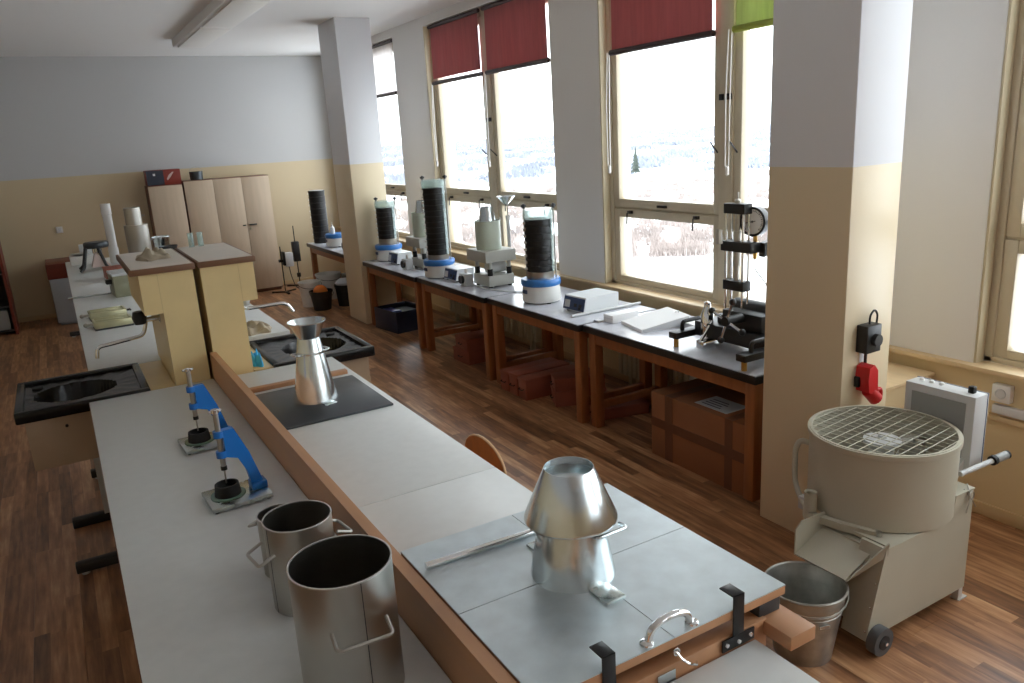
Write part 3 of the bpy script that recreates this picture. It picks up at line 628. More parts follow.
def control(label, x, y, rz, w=.25, d=.28, h=.115):
    t = thing('control_box', label, 'control box', (x, y, .75), rz, 'control boxes of the sieve shakers')
    MB().prism([(-d/2+.025, h), (d/2, h), (d/2, .015), (-d/2, .015)], 'y', -w/2, w/2).build('housing', 'instrument_white', t)
    k = math.atan2(.025, h-.015)
    f = MB().box(-.004, .001, -w/2+.006, w/2-.006, .004, h-.022, .001).build('front_panel', 'panel_blue', t, (-d/2, 0, .015), (0, k, 0))
    MB().box(-.007, -.003, w*.18, w*.42, .02, h-.045).build('display', 'paper_grey', f)
    for yy in (-.02, -.075): MB().box(-.007, -.003, yy-.015, yy+.015, .03, .055).build('button', 'black_plastic', f)
    MB().lathe([(1e-6, 0), (.01, 0), (.009, .012), (1e-6, .012)], 12).build('dial', 'black_plastic', f, (-.004, -w*.3, .022), (0, R(-90), 0))
    for (a, b) in ((-d/2+.03, -w/2+.03), (-d/2+.03, w/2-.03), (d/2-.03, -w/2+.03), (d/2-.03, w/2-.03)): MB().cyl((a, b, 0), (a, b, .016), .012, n=10).build('foot', 'black_rubber', t)
control('small white control box beside the farthest sieve shaker', 3.215, 8.06, R(2), .24, .19, .13)
control('small white control box at the foot of the tallest sieve shaker', 3.22, 6.615, R(2), .25, .2, .12)
control('white control box with blue front between nearest shaker and papers', 3.375, 4.70, R(4), .25, .34, .12)

def vebe(label, x, y):
    t = thing('vebe_apparatus', label, 'vebe apparatus', (x, y, .75), 0, 'vebe apparatus on the window tables')
    MB().box(-.155, .10, -.15, .15, .015, .11, .004).build('base_block', 'vebe_grey', t)
    for (a, b) in ((-.125, -.12), (-.125, .12), (.07, -.12), (.07, .12)):
        MB().cyl((a, b, 0), (a, b, .015), .018, n=10).build('foot', 'black_rubber', t)
        MB().cyl((a, b, .11), (a, b, .17), .024, n=14).build('rubber_mount', 'black_rubber', t); MB().cyl((a, b, .17), (a, b, .232), .019, n=14).build('post', 'vebe_grey', t)
    MB().cyl((-.1, -.02, .165), (.08, -.02, .165), .05, n=18).build('vibrator_motor', 'light_grey', t)
    MB().box(-.19, .12, -.17, .19, .232, .33, .005).build('vibrating_table', 'vebe_grey', t)
    MB().lathe([(1e-6, .33), (.115, .33), (.115, .575), (.12, .575), (.12, .583), (.111, .583), (.111, .36), (1e-6, .36)], 36).build('container', 'vebe_green', t, (-.04, .03, 0))
    MB().lathe([(.085, .5), (.087, .5), (.055, .70), (.053, .70), (.085, .5)], 32).build('mould_cone', 'galv', t, (-.04, .03, 0))
    MB().cyl((.1, -.10, .34), (.1, -.10, .62), .016, n=12).build('guide_post', 'light_grey', t)
    MB().cyl((.1, -.10, .60), (.1, -.10, .78), .006, n=8).box(.085, .115, -.115, -.085, .58, .62).build('guide_rod', 'steel', t)
    MB().lathe(shell(.018, .72, .085, .79, .002), 28).build('swivel_funnel', 'galv', t, (.09, -.10, 0))
    MB().cyl((.05, .0, .34), (.06, -.02, .60), .008, n=8).build('clamp_rod', 'steel', t)
    return t
vebe('pale green vebe apparatus with funnel rod between two sieve shakers', 3.36, 6.13)
vebe('pale green vebe apparatus mostly hidden behind the tallest sieve shaker', 3.36, 7.55)
def switchbox(label, x, y):
    t = thing('switch_box', label, 'switch box', (x, y, .75), 0, 'switch boxes of the vebe apparatus')
    MB().box(-.03, .05, -.06, .06, 0, .11, .005).build('housing', 'light_grey', t)
    MB().cyl((-.055, 0, .06), (-.03, 0, .06), .038, n=18).build('dial', 'black_plastic', t)
    MB().lathe([(1e-6, .11), (.015, .11), (.012, .15), (1e-6, .155)], 12, (.02, .02, 0)).build('lamp_cap', 'white_plastic', t)
switchbox('grey switch box with black dial in front of the nearer vebe apparatus', 3.13, 6.30)
switchbox('grey switch box with black dial in front of the hidden vebe apparatus', 3.10, 7.60)
tag(MB().tube([(3.18, 6.28, .757), (3.16, 5.95, .757), (3.25, 5.72, .757), (3.4, 5.5, .757), (3.6, 5.45, .757)], .006, 6, round_=.08).build('power_cable', 'light_grey'), 'pale power cable trailing from the nearer vebe switch box', 'cable')

# things on the nearest tables
tag(MB().cyl((3.10, 4.56, .762), (3.73, 4.55, .762), .011, n=12).build('aluminium_rod', 'light_grey'), 'long pale rod lying across the table joint', 'rod')
t = thing('small_carton', 'small white carton beside the open papers', 'carton', (3.30, 4.26, .75), R(3)); MB().box(-.10, .14, -.05, .05, 0, .055, .002).build('body', 'paper', t); MB().box(-.101, -.099, -.05, .05, .03, .033).build('flap_line', 'paper_grey', t)
tag(MB().box(-.02, .025, -.03, .03, 0, .012, .003).build('tape_roll', 'paper_grey', None, (3.17, 4.33, .75)), 'small pale scrap lying in front of the white carton', 'scrap')
t = thing('ring_binder', 'white ring binder lying wedge-shaped next to the carton', 'binder', (3.405, 3.985, .75), R(-12))
MB().prism([(-.19, .0), (.17, .0), (.17, .075), (-.19, .02)], 'y', -.15, .15).build('cover', 'paper', t)
MB().prism([(-.18, .006), (.165, .006), (.165, .07), (-.18, .018)], 'y', -.153, .14).build('page_block', 'paper_grey', t)
MB().tube([(.15, -.04, .07), (.15, -.04, .085), (.12, -.04, .08)], .004, 6).build('ring', 'chrome', t)
t = thing('paper_stack', 'white stack of papers between binder and gauge press', 'papers', (3.595, 3.68, .75), R(-8))
MB().box(-.13, .13, -.11, .11, 0, .035).build('lower_sheets', 'paper_grey', t); MB().box(-.135, .125, -.105, .115, .035, .041).build('top_sheet', 'paper', t)

# press with gauge
t = thing('gauge_press', 'black hand press with chrome columns and round pressure gauge', 'press', (3.3, 3.15, .75))
for (yy, xx) in ((.33, 0), (-.275, -.06)):
    a = MB().box(xx-.2, xx+.22, yy-.035, yy+.035, .055, .095, .004).build('foot_bar', 'black_plastic', t)
    for q in (-.17, .18): MB().cyl((xx+q, yy, 0), (xx+q, yy, .055), .016, n=12).build('foot', 'brass', a)
    MB().tube([(xx-.12, yy, .09), (xx-.12, yy, .15), (xx+.03, yy, .15), (xx+.03, yy, .09)], .013, 8, round_=.03).build('carry_handle', 'black_plastic', a)
MB().box(-.05, .26, -.26, .30, .06, .15, .006).build('bed', 'black_plastic', t)
MB().box(-.02, .24, -.20, .10, .15, .25, .006).build('gear_block', 'black_plastic', t)
MB().cyl((.12, .12, .24), (.12, -.30, .24), .055, n=20).build('pump_cylinder', 'black_plastic', t); MB().cyl((.12, -.28, .24), (.12, -.34, .24), .07, n=20).build('pump_head', 'black_plastic', t)
MB().cyl((.06, -.28, .19), (.06, .1, .19), .012, n=10).build('piston_rod', 'chrome', t)
h = MB().cyl((-.15, -.05, .22), (-.02, -.05, .22), .028, n=16).build('capstan_hub', 'black_plastic', t)
for k in range(4):
    a = R(20+90*k); e = (-.135, -.05+.125*math.cos(a), .22+.125*math.sin(a))
    MB().cyl((-.135, -.05, .22), e, .008, n=8).build('spoke', 'chrome', h); MB().ball(e, .02, 8).build('ball_knob', 'black_plastic', h)
MB().lathe([(1e-6, .06), (.04, .06), (.04, .2), (.02, .24), (.02, .27), (1e-6, .28)], 16, (-.02, .22, 0)).build('valve_body', 'chrome', t)
MB().box(-.13, .0, .14, .2, .01, .06, .004).cyl((-.13, .17, .05), (-.02, .18, .16), .01, n=8).build('clamp_foot', 'chrome', t)
for (a, b) in ((.04, .135), (.04, .005), (.085, .135), (.085, .005)): MB().cyl((a, b, .15), (a, b, .85), .007, n=12).build('column_rod', 'chrome', t)
for (z, x0, x1, y0, y1) in ((.80, .03, .095, -.01, .15), (.585, .02, .10, -.07, .16), (.355, .03, .095, -.01, .15), (.15, .0, .12, -.02, .16)): MB().box(x0, x1, y0, y1, z, z+.058, .004).build('crosshead', 'black_plastic', t)
MB().cyl((.0625, .07, .41), (.0625, .07, .80), .014, n=12).cyl((.0625, .07, .50), (.0625, .07, .70), .022, n=12).build('ram', 'steel', t)
MB().box(.09, .15, -.07, -.01, .59, .63, .003).build('gauge_arm', 'black_plastic', t)
MB().prism([(.10, .56), (.24, .60), (.24, .66), (.10, .64)], 'y', -.10, -.06).build('arm_end', 'black_plastic', t)
g = thing('x', 'x', 'x'); bpy.data.objects.remove(g)
gz = .755; ga = R(215)
g = MB().lathe([(1e-6, -.045), (.082, -.045), (.084, -.04), (.084, .008), (.072, .010), (.070, .004), (1e-6, .004)], 40).build('pressure_gauge', 'black_plastic', t, (.10, -.01, gz), (R(90), 0, R(-80)))
MB().lathe([(1e-6, .004), (.070, .004), (.070, .0055), (1e-6, .0055)], 40).build('dial_face', 'paper', g)
tk = MB()
for k in range(28):
    a = R(-45+k*10); tk.box(.056, .066, -.0012 if k % 3 else -.0025, .0012 if k % 3 else .0025, .0055, .0062); q = tk.v[-8:]
    tk.v[-8:] = [(x*math.cos(a)-y*math.sin(a), x*math.sin(a)+y*math.cos(a), z) for (x, y, z) in q]
tk.build('dial_ticks', 'ink', g)
MB().box(-.045, .02, -.0022, .0022, .0062, .0075).cyl((0, 0, .005), (0, 0, .01), .006, n=10).build('needle', 'ink', g, rot=(0, 0, R(12)))
MB().cyl((.12, -.012, .54), (.12, -.012, .69), .012, n=10).cyl((.12, -.012, .60), (.12, -.012, .64), .02, n=6).build('gauge_fitting', 'brass', t)
MB().tube([(.12, -.012, .54), (.12, -.012, .48), (.16, -.06, .40), (.17, -.12, .30), (.13, -.2, .27)], .004, 6, round_=.04).build('pressure_line', 'steel', t)
MB().lathe([(1e-6, .855), (.018, .855), (.018, .875), (.006, .885), (.006, .92), (1e-6, .92)], 12, (.0625, .07, 0)).build('top_nut', 'steel', t)
MB().tube([(-.06, .09, .64), (-.065, .09, .70), (-.06, .09, .72)], .02, 8).build('level_vial', 'steel', t)

# ------------------------------------------------------------------ under the window tables
t = thing('cardboard_box', 'big taped cardboard box under the press table', 'box', (3.33, 3.26, 0))
MB().box(-.25, .25, -.40, .40, 0, .43, .004).build('carton', 'cardboard', t)
MB().box(-.2515, .2515, .20, .27, .0, .4315).build('tape', 'tape', t); MB().box(-.2515, .2515, -.30, -.24, .0, .4315).build('tape', 'tape', t); MB().box(-.252, -.2495, -.40, .40, .20, .26).build('tape', 'tape', t)
l = MB().box(-.2, -.02, -.2, .06, .4315, .433).build('shipping_label', 'paper_grey', t)
for k in range(4): MB().box(-.17+k*.03, -.16+k*.03, -.12+.02*(k % 2), .03, .433, .4335).build('print_line', 'ink', l)

def red_box(label, x, y, rz, w, d, h, z=0):
    t = thing('mould_box', label, 'box', (x, y, z), rz, 'red brown boxes under the tables')
    MB().box(-d/2, d/2, -w/2, w/2, 0, h-.02, .003).build('body', 'red_box', t); MB().box(-d/2-.004, d/2+.004, -w/2-.004, w/2+.004, h-.022, h, .003).build('lid', 'red_box', t)
    MB().tube([(-d/2-.004, -.03, h*.5), (-d/2-.02, -.03, h*.5-.005), (-d/2-.02, .03, h*.5-.005), (-d/2-.004, .03, h*.5)], .004, 6).build('handle', 'dark_metal', t)
red_box('long red brown box, first of the row counted from the far side', 3.24, 5.42, R(2), .125, .52, .17)
red_box('long red brown box, middle of the row of three', 3.24, 5.27, R(1), .125, .52, .18)
red_box('long red brown box, last of the row nearest the camera', 3.24, 5.12, R(-1), .125, .52, .175)
red_box('red brown box lying askew on the floor beside the row', 3.30, 4.80, R(-24), .2, .4, .12)
red_box('red brown box stacked on top of the askew one', 3.30, 4.80, R(-24), .19, .39, .10, .121)
red_box('flat red brown box behind the leg pair at the table joint', 3.38, 4.42, R(-14), .26, .42, .085)
red_box('low red brown box under the vebe table behind the legs', 3.28, 6.42, R(3), .3, .4, .13)
red_box('upper red brown box stacked under the vebe table', 3.28, 6.40, R(-4), .28, .38, .11, .131)
t = thing('storage_crate', 'dark blue crate under the table next to the far pillar', 'crate', (3.21, 8.16, 0), R(8))
c = MB().box(-.21, .21, -.25, .25, 0, .012).box(-.21, -.195, -.25, .25, 0, .24, .003).box(.195, .21, -.25, .25, 0, .24, .003).box(-.195, .195, -.25, -.235, 0, .24, .003).box(-.195, .195, .235, .25, 0, .24, .003).build('crate_body', 'crate_blue', t)
MB().box(-.19, .19, -.23, .23, .012, .19, .01).build('contents', 'black_plastic', t); rg = MB().box(-.18, -.02, -.05, .2, .19, .215, .01).build('blue_film', 'crate_film', t)
tag(MB().box(-.01, .01, -.15, .15, 0, .5, .002).build('grey_board', 'vebe_grey', None, (3.64, 3.80, 0), (0, R(10), R(4))), 'thin grey board leaning by the radiator behind the cardboard box', 'board')

# ------------------------------------------------------------------ mixer
t = thing('pan_mixer', 'beige pan mixer with a wire grid lid, chute and control cabinet', 'mixer', (2.857, 1.897, 0))
side = [(-.405, .06), (.243, .06), (.243, .52), (.12, .52), (.10, .43), (-.31, .43)]
MB().prism(side, 'y', -.267, -.25).prism(side, 'y', .06, .077).box(.225, .243, -.25, .06, .06, .52).box(.11, .246, -.27, .08, .52, .528, .002).box(-.3, .12, -.25, .06, .415, .43).build('body', 'mixer_paint', t)
MB().prism([(-.42, .06), (-.405, .06), (-.31, .43), (-.325, .43)], 'y', -.267, -.155).build('front_panel', 'mixer_paint', t)
MB().prism([(-.375, .08), (-.36, .08), (-.30, .40), (-.315, .40)], 'y', -.155, .06).build('inner_panel', 'mixer_paint', t)
for k in range(4): MB().lathe([(1e-6, 0), (.006, 0), (.004, .003), (1e-6, .004)], 8).build('screw', 'chrome', t, (-.411+k*.0247, -.255, .095+k*.096), (0, R(-104), 0))
dr = .298
MB().lathe([(1e-6, .43), (dr-.02, .43), (dr-.009, .436), (dr-.008, .74), (dr, .745), (dr, .765), (dr-.012, .765), (dr-.014, .45), (1e-6, .448)], 64).build('drum', 'mixer_paint', t)
g = MB(); rr = dr-.012; sp = .044
for k in range(-6, 7):
    c_ = k*sp
    if abs(c_) < rr-.01: L_ = math.sqrt(rr*rr-c_*c_); g.cyl((c_, -L_, .758), (c_, L_, .758), .002, n=6).cyl((-L_, c_, .762), (L_, c_, .762), .002, n=6)
g.build('safety_grid', 'mixer_paint', t, rot=(0, 0, R(6)))
MB().lathe([(rr-.006, .753), (rr+.004, .753), (rr+.004, .768), (rr-.006, .768), (rr-.006, .753)], 48).build('grid_ring', 'mixer_paint', t)
MB().lathe([(1e-6, .45), (.05, .45), (.05, .70), (.075, .705), (.075, .722), (.02, .726), (.016, .74), (1e-6, .74)], 32).build('mixing_head', 'light_grey', t)
MB().box(-.24, .24, -.015, .015, .66, .68, .003).box(-.24, -.2, -.05, .05, .47, .67, .004).box(.2, .24, -.05, .05, .47, .67, .004).build('mixing_arms', 'mixer_inside', t)
MB().lathe([(1e-6, .449), (dr-.018, .449), (dr-.018, .455), (1e-6, .455)], 48).build('drum_floor', 'mixer_inside', t)
MB().prism([(-.29, .395), (-.478, .318), (-.481, .325), (-.29, .404)], 'y', -.205, .035).build('chute_floor', 'mixer_paint', t)
MB().prism([(-.28, .395), (-.478, .318), (-.478, .43), (-.44, .46), (-.30, .46)], 'y', .035, .041).build('chute_side', 'mixer_paint', t)
MB()._add([(-.325,-.21,.38),(-.478,-.205,.318),(-.315,-.265,.455),(-.315,-.262,.40),(-.325,-.216,.38),(-.478,-.211,.318),(-.315,-.271,.455),(-.315,-.268,.40)], [(0,1,2,3),(7,6,5,4),(0,4,5,1),(1,5,6,2),(2,6,7,3),(3,7,4,0)]).build('chute_side', 'mixer_paint', t)
MB().tube([(-.155, .235, .665), (-.18, .275, .675), (-.195, .285, .63), (-.22, .265, .49), (-.265, .18, .435), (-.305, .10, .425)], .0125, 10, round_=.05).build('gate_lever', 'mixer_paint', t)
MB().lathe([(1e-6, .41), (.026, .41), (.026, .53), (.018, .525), (.018, .50), (1e-6, .50)], 20, (-.315, .10, 0)).build('gate_pivot', 'mixer_paint', t)
MB().prism([(-.33, .125), (-.345, .08), (-.315, -.06), (-.265, -.19), (-.245, -.18), (-.29, -.05), (-.315, .07), (-.305, .13)], 'z', .415, .447).build('gate_arm', 'mixer_paint', t)
MB().cyl((-.258, -.185, .39), (-.258, -.185, .45), .012, n=10).build('gate_bolt', 'steel', t)
MB().box(-.27, -.235, .145, .20, .40, .46, .004).build('lever_boss', 'light_grey', t)
hb = MB().cyl((.18, -.24, .595), (.41, -.262, .61), .0115, n=12).build('tilt_handle', 'light_grey', t); MB().cyl((.39, -.26, .609), (.47, -.268, .614), .018, n=14).build('grip', 'panel_grey', hb); MB().cyl((.375, -.259, .608), (.395, -.26, .609), .021, n=14).build('grip_collar', 'black_rubber', hb); MB().cyl((.465, -.2675, .6137), (.475, -.2685, .6143), .0185, n=14).build('grip_cap', 'black_rubber', hb)
MB().tube([(.21, -.255, .55), (.20, -.28, .50), (.17, -.285, .44)], .003, 6).tube([(.19, -.255, .53), (.20, -.28, .50), (.235, -.285, .45)], .003, 6).tube([(.205+.02*math.cos(a), -.28, .505+.02*math.sin(a)) for a in [k*PI/6 for k in range(12)]], .003, 6, close=True).build('cotter_pin', 'steel', t)
for yy in (-.19, .06): MB().prism([(.18, .528), (.25, .528), (.33, .62), (.295, .62)], 'y', yy, yy+.02).build('cabinet_bracket', 'light_grey', t)
cb = MB().box(.293, .395, -.212, .10, .555, .895, .004).build('control_cabinet', 'light_grey', t); MB().box(.289, .294, -.175, .065, .59, .86).build('cabinet_panel', 'panel_grey', cb); MB().box(.381, .385, -.2135, .1015, .5535, .8965).build('cabinet_seal', 'panel_blue', cb)
MB().box(.33, .355, -.18, -.155, .895, .925, .003).build('switch', 'black_plastic', cb)
for k in range(3): MB().lathe([(1e-6, .895), (.011, .895), (.009, .905), (1e-6, .907)], 10, (.35, .06-k*.045, 0)).build('indicator', 'white_plastic', cb)
for (yy, s_) in ((-.29, -1), (.10, 1)):
    w = MB().cyl((-.365, yy-.02, .058), (-.365, yy+.02, .058), .058, n=28).build('wheel', 'wheel_grey', t); MB().cyl((-.365, yy+s_*.016, .058), (-.365, yy+s_*.024, .058), .03, n=20).build('hub', 'black_plastic', w); MB().cyl((-.365, yy+s_*.02, .058), (-.365, yy+s_*.034, .058), .008, n=10).build('axle', 'chrome', w)
    MB().box(.21, .24, yy+.04*-s_-.015, yy+.04*-s_+.015, 0, .07, .002).box(.21, .27, yy+.04*-s_-.02, yy+.04*-s_+.02, 0, .005).build('rear_foot', 'light_grey', t)

# galvanized bucket under the chute
t = thing('metal_bucket', 'dull galvanized bucket on the floor below the mixer chute', 'bucket', (2.27, 1.79, 0))
MB().lathe([(1e-6, .012), (.105, .012), (.107, 0), (.110, 0), (.151, .30), (.1545, .303), (.1545, .296), (.151, .296), (.149, .29), (.108, .02), (1e-6, .02)], 48).build('pail', 'galv_dull', t)
MB().tube([(.153*math.cos(a), .153*math.sin(a), .301) for a in [k*PI/24 for k in range(48)]], .005, 6, close=True).build('rolled_rim', 'galv_dull', t)
for z in (.22, .235): MB().tube([((.11+.041*z/.3)*math.cos(a), (.11+.041*z/.3)*math.sin(a), z) for a in [k*PI/24 for k in range(48)]], .002, 5, close=True).build('bead', 'galv_dull', t)
for a in (R(150), R(-30)): MB().box(-.015, .015, -.004, .004, .255, .30, .002).build('ear', 'galv_dull', t, (.152*math.cos(a), .152*math.sin(a), 0), (0, 0, a+R(90)))
MB().tube([(.158*math.cos(R(150)+k*PI/12), .158*math.sin(R(150)+k*PI/12), .29-.04*math.sin(k*PI/12)) for k in range(13)], .003, 6).build('bail', 'galv_dull', t)
MB().box(-.02, .02, -.002, .002, 0, .014).build('grip_plate', 'galv', t, (.142*math.cos(R(-110)), .142*math.sin(R(-110)), .19), (0, 0, R(-20)))

# socket and red plug on the pillar
t = thing('power_socket', 'black power socket box mounted on the near pillar', 'socket', (3.115, 2.2, 1.0))
MB().box(-.05, .05, -.06, .0, .0, .13, .005).build('box', 'black_plastic', t); MB().lathe([(1e-6, 0), (.03, 0), (.028, .02), (1e-6, .02)], 18).build('round_socket', 'dark_metal', t, (.005, -.06, .06), (R(90), 0, 0))
MB().tube([(.0, -.03, .125), (.0, -.03, .17), (.03, -.03, .195), (.055, -.03, .17), (.05, -.03, .12)], .005, 6, round_=.02).build('bail_loop', 'dark_metal', t)
MB().cyl((0, -.02, -.08), (0, -.02, .0), .007, n=8).build('cable', 'black_plastic', t)
t = thing('red_plug', 'red industrial plug connector hanging below the black socket', 'plug', (3.115, 2.2, .815))
MB().prism([(-.035, .0), (.03, -.02), (.02, .10), (-.005, .13), (-.04, .12), (-.045, .06)], 'y', -.075, -.005).build('housing', 'red_plastic', t)
MB().cyl((.0, -.045, -.0), (.045, -.055, -.05), .032, n=18).build('plug_body', 'red_plastic', t); MB().tube([(.03, -.06, .0), (.07, -.06, .0), (.075, -.06, -.04), (.05, -.06, -.065)], .009, 8, round_=.02).build('clip_loop', 'red_plastic', t)
MB().box(-.055, -.04, -.03, -.005, .02, .07, .003).build('latch', 'black_plastic', t); MB().box(-.02, .03, -.004, 0, .13, .20).build('back_plate', 'paper', t)
t = thing('wall_outlet', 'white wall outlet under the sill beyond the mixer cabinet', 'outlet', (3.9, 1.95, .64)); MB().box(-.04, 0, -.045, .045, 0, .09, .006).build('plate', 'white_plastic', t); MB().lathe([(1e-6, .001), (.02, .001), (.021, .004), (.026, .004), (.026, 0), (1e-6, 0)], 20).build('socket_ring', 'paper_grey', t, (-.041, 0, .045), (0, R(-90), 0))
tag(MB().box(3.87, 3.9, .0, 1.99, .575, .62, .003).build('cable_trunking', 'conduit'), 'grey cable trunking running along the window wall', 'trunking')
tag(MB().box(3.88, 3.9, .0, 2.3, .53, .56, .003).build('wall_rail', 'sill_wood'), 'narrow wooden rail on the wall below the cable trunking', 'rail')

# ------------------------------------------------------------------ far end of the room
t = thing('wardrobe', 'beige single door cupboard with a picture box on top', 'cupboard', (1.375, 11.95, 0), 0, 'cupboards at the back wall')
MB().box(-.225, .225, -.12, .2, .04, 1.665, .002).box(-.21, .21, -.1, .18, 0, .04).build('body', 'wardrobe_edge', t); MB().box(-.215, .22, -.138, -.12, .05, 1.655, .002).build('door', 'wardrobe', t)
t = thing('wardrobe', 'beige three door cupboard with a pot on top and black handle', 'cupboard', (2.2, 11.95, 0), 0, 'cupboards at the back wall')
MB().box(-.585, .59, -.12, .2, .04, 1.70, .002).box(-.57, .57, -.1, .18, 0, .04).build('body', 'wardrobe_edge', t)
for k in range(3):
    d = MB().box(-.58+k*.39, -.194+k*.39, -.138, -.12, .05, 1.69, .002).build('door', 'wardrobe', t)
    if k == 2: MB().box(-.56+.78+.0, -.45+.78, -.165, -.138, 1.0, 1.022, .005).build('handle', 'black_plastic', d); MB().box(-.555+.78, -.535+.78, -.143, -.138, .94, .97).build('key_plate', 'chrome', d)
    if k == 1: MB().box(-.26+.39, -.215+.39, -.155, -.138, 1.0, 1.018, .004).build('handle', 'black_plastic', d)
t = thing('picture_box', 'dark box with blue and red picture on the single cupboard', 'box', (1.38, 11.95, 1.665)); MB().box(-.215, .225, -.10, .18, 0, .205, .003).build('carton', 'picture_red', t)
MB().box(-.214, .005, -.1015, -.0995, .004, .2).build('blue_print', 'picture_blue', t); MB().box(-.13, -.10, -.1025, -.101, .13, .16).build('white_emblem', 'paper', t)
m = MB(); m.prism([(.05, .06), (.09, .10), (.14, .17), (.12, .17), (.07, .13), (.04, .08)], 'y', -.1025, -.0995); m.build('pale_figure', 'pinkish', t)
t = thing('cooking_pot', 'grey pot with wire bail on the three door cupboard', 'pot', (1.82, 11.93, 1.70)); MB().lathe(shell(.085, 0, .09, .115, .003, True), 28).build('body', 'dark_plate', t); MB().tube([(.09*math.cos(k*PI/10), 0, .105+.075*math.sin(k*PI/10)) for k in range(11)], .003, 6).build('bail', 'steel', t)
t = thing('small_fridge', 'pale small fridge with dark red wooden top at the back wall', 'fridge', (.09, 11.8, 0)); MB().box(-.30, .28, -.3, .38, .03, .61, .004).box(-.27, .25, -.25, .35, 0, .03).build('body', 'fridge', t); MB().box(-.295, .275, -.33, -.302, .05, .605, .004).build('door', 'fridge', t); MB().box(-.31, .29, -.33, .38, .61, .80, .003).build('wooden_top', 'dark_red_wood', t)
t = thing('light_switch', 'small white light switch on the yellow back wall', 'switch', (.02, 12.2, 1.13)); MB().box(-.04, .04, -.018, 0, 0, .085, .004).build('plate', 'white_plastic', t); MB().box(-.018, .018, -.024, -.018, .02, .065, .003).build('rocker', 'paper_grey', t)
t = thing('shelf_rack', 'dark open shelf rack in the left back corner', 'shelf', (-1.1, 11.6, 0))
for s_ in (-1, 1): MB().box(s_*.43-.015, s_*.43+.015, -.25, .25, 0, 1.75).build('side_panel', 'dark_red_wood', t)
for z in (.05, .35, .75, 1.15, 1.5, 1.73): MB().box(-.415, .415, -.25, .25, z, z+.02).build('shelf_board', 'shelf_dark', t)
MB().box(-.43, .43, .25, .26, 0, 1.75).build('back_panel', 'shelf_dark', t)
tag(MB().box(.05, .38, -.22, .1, 0, .24, .004).build('storage_box', 'panel_grey', None, (-1.1, 11.6, .07)), 'grey storage box on the lowest board of the dark rack', 'box')
tag(MB().box(.0, .36, -.22, .1, 0, .2, .004).build('storage_box', 'light_grey', None, (-1.1, 11.6, .77)), 'pale storage box on the upper board of the dark rack', 'box')

# on the far benches
def mould(label, x, y):
    t = thing('prism_mould', label, 'mould', (x, y, .85), R(3), 'zinc prism moulds on the far bench')
    MB().box(-.13, .13, -.1, .1, 0, .012, .002).build('base_plate', 'dark_plate', t)
    for yy in (-.088, 0, .088): MB().box(-.12, .12, yy-.008, yy+.008, .012, .06, .002).build('partition', 'mould_zinc', t)
    for s_ in (-1, 1): MB().box(s_*.122-.008, s_*.122+.008, -.085, .085, .012, .06, .002).build('end_wall', 'mould_zinc', t)
    MB().cyl((-.13, 0, .035), (-.17, 0, .035), .01, n=10).ball((-.18, 0, .035), .016, 8).build('clamp_knob', 'steel', t)
    MB().cyl((.13, 0, .035), (.165, 0, .035), .008, n=8).cyl((.165, -.03, .035), (.165, .03, .035), .006, n=8).build('clamp_bar', 'dark_metal', t)
mould('zinc prism mould, closer one beside the left sink tap', .23, 6.42)
mould('zinc prism mould, farther of the pair on the left bench', .22, 6.83)
t = thing('sample_case', 'pale green metal case against the yellow column', 'case', (.47, 7.9, .85), R(4)); MB().box(-.14, .12, -.16, .16, 0, .19, .008).build('body', 'case_green', t); MB().box(-.145, .125, -.165, .165, .19, .215, .008).build('lid', 'light_grey', t); MB().box(-.16, -.14, -.04, .04, .10, .15, .004).build('latch', 'chrome', t); MB().box(-.19, -.14, -.1, -.02, .12, .16, .006).build('handle', 'dark_metal', t)
tag(MB().cyl((-.03, 8.02, .858), (.42, 8.0, .858), .008, n=8).build('straight_edge', 'galv'), 'thin metal rod lying across the far left bench', 'rod')
t = thing('wooden_box', 'red brown wooden box beside the yellow column rag', 'box', (.46, 9.1, .85), R(3)); MB().box(-.12, .13, -.14, .14, 0, .10, .003).build('body', 'red_box', t); MB().box(-.123, .133, -.143, .143, .10, .113, .002).build('lid', 'red_box', t)
t = thing('jolting_apparatus', 'black legged bench apparatus with grey drum on far left bench', 'apparatus', (.29, 9.95, .85))
for (a, b) in ((-.10, -.14), (-.10, .12), (.10, -.14), (.10, .12)): MB().tube([(a*1.5, b*1.2, .016), (a*1.1, b, .05), (a*.6, b*.6, .26)], .016, 8, round_=.04).build('leg', 'black_plastic', t)
m = MB(); m.prism([(-.03, .04), (.16, .04), (.02, .2)], 'y', -.1, .1); m.build('housing', 'pinkish', t)
MB().lathe([(1e-6, .25), (.12, .25), (.13, .265), (.13, .30), (.12, .315), (1e-6, .315)], 28, (.05, 0, 0)).build('drum', 'dark_plate', t); MB().cyl((.05, 0, .19), (.05, 0, .25), .05, n=14).build('spindle', 'chrome', t)
t = thing('balance', 'white bench balance behind the black legged apparatus', 'balance', (.2, 10.75, .85)); MB().box(-.14, .14, -.15, .15, 0, .10, .01).build('body', 'white_plastic', t); MB().box(-.02, .14, .05, .13, .10, .22, .008).build('display_head', 'instrument_white', t); MB().lathe([(1e-6, .10), (.03, .10), (.1, .13), (1e-6, .135)], 24, (-.03, -.04, 0)).build('pan', 'steel', t)
t = thing('plastic_tube', 'tall white plastic tube on the far bench', 'tube', (.53, 10.45, .85)); MB().lathe([(1e-6, 0), (.056, 0), (.056, .17), (.05, .19), (.05, .70), (.046, .70), (.046, .02), (1e-6, .02)], 28).build('tube_wall', 'white_plastic', t); MB().lathe([(.0501, .57), (.055, .575), (.055, .70), (.0501, .70), (.0501, .57)], 28).build('collar', 'white_plastic', t)
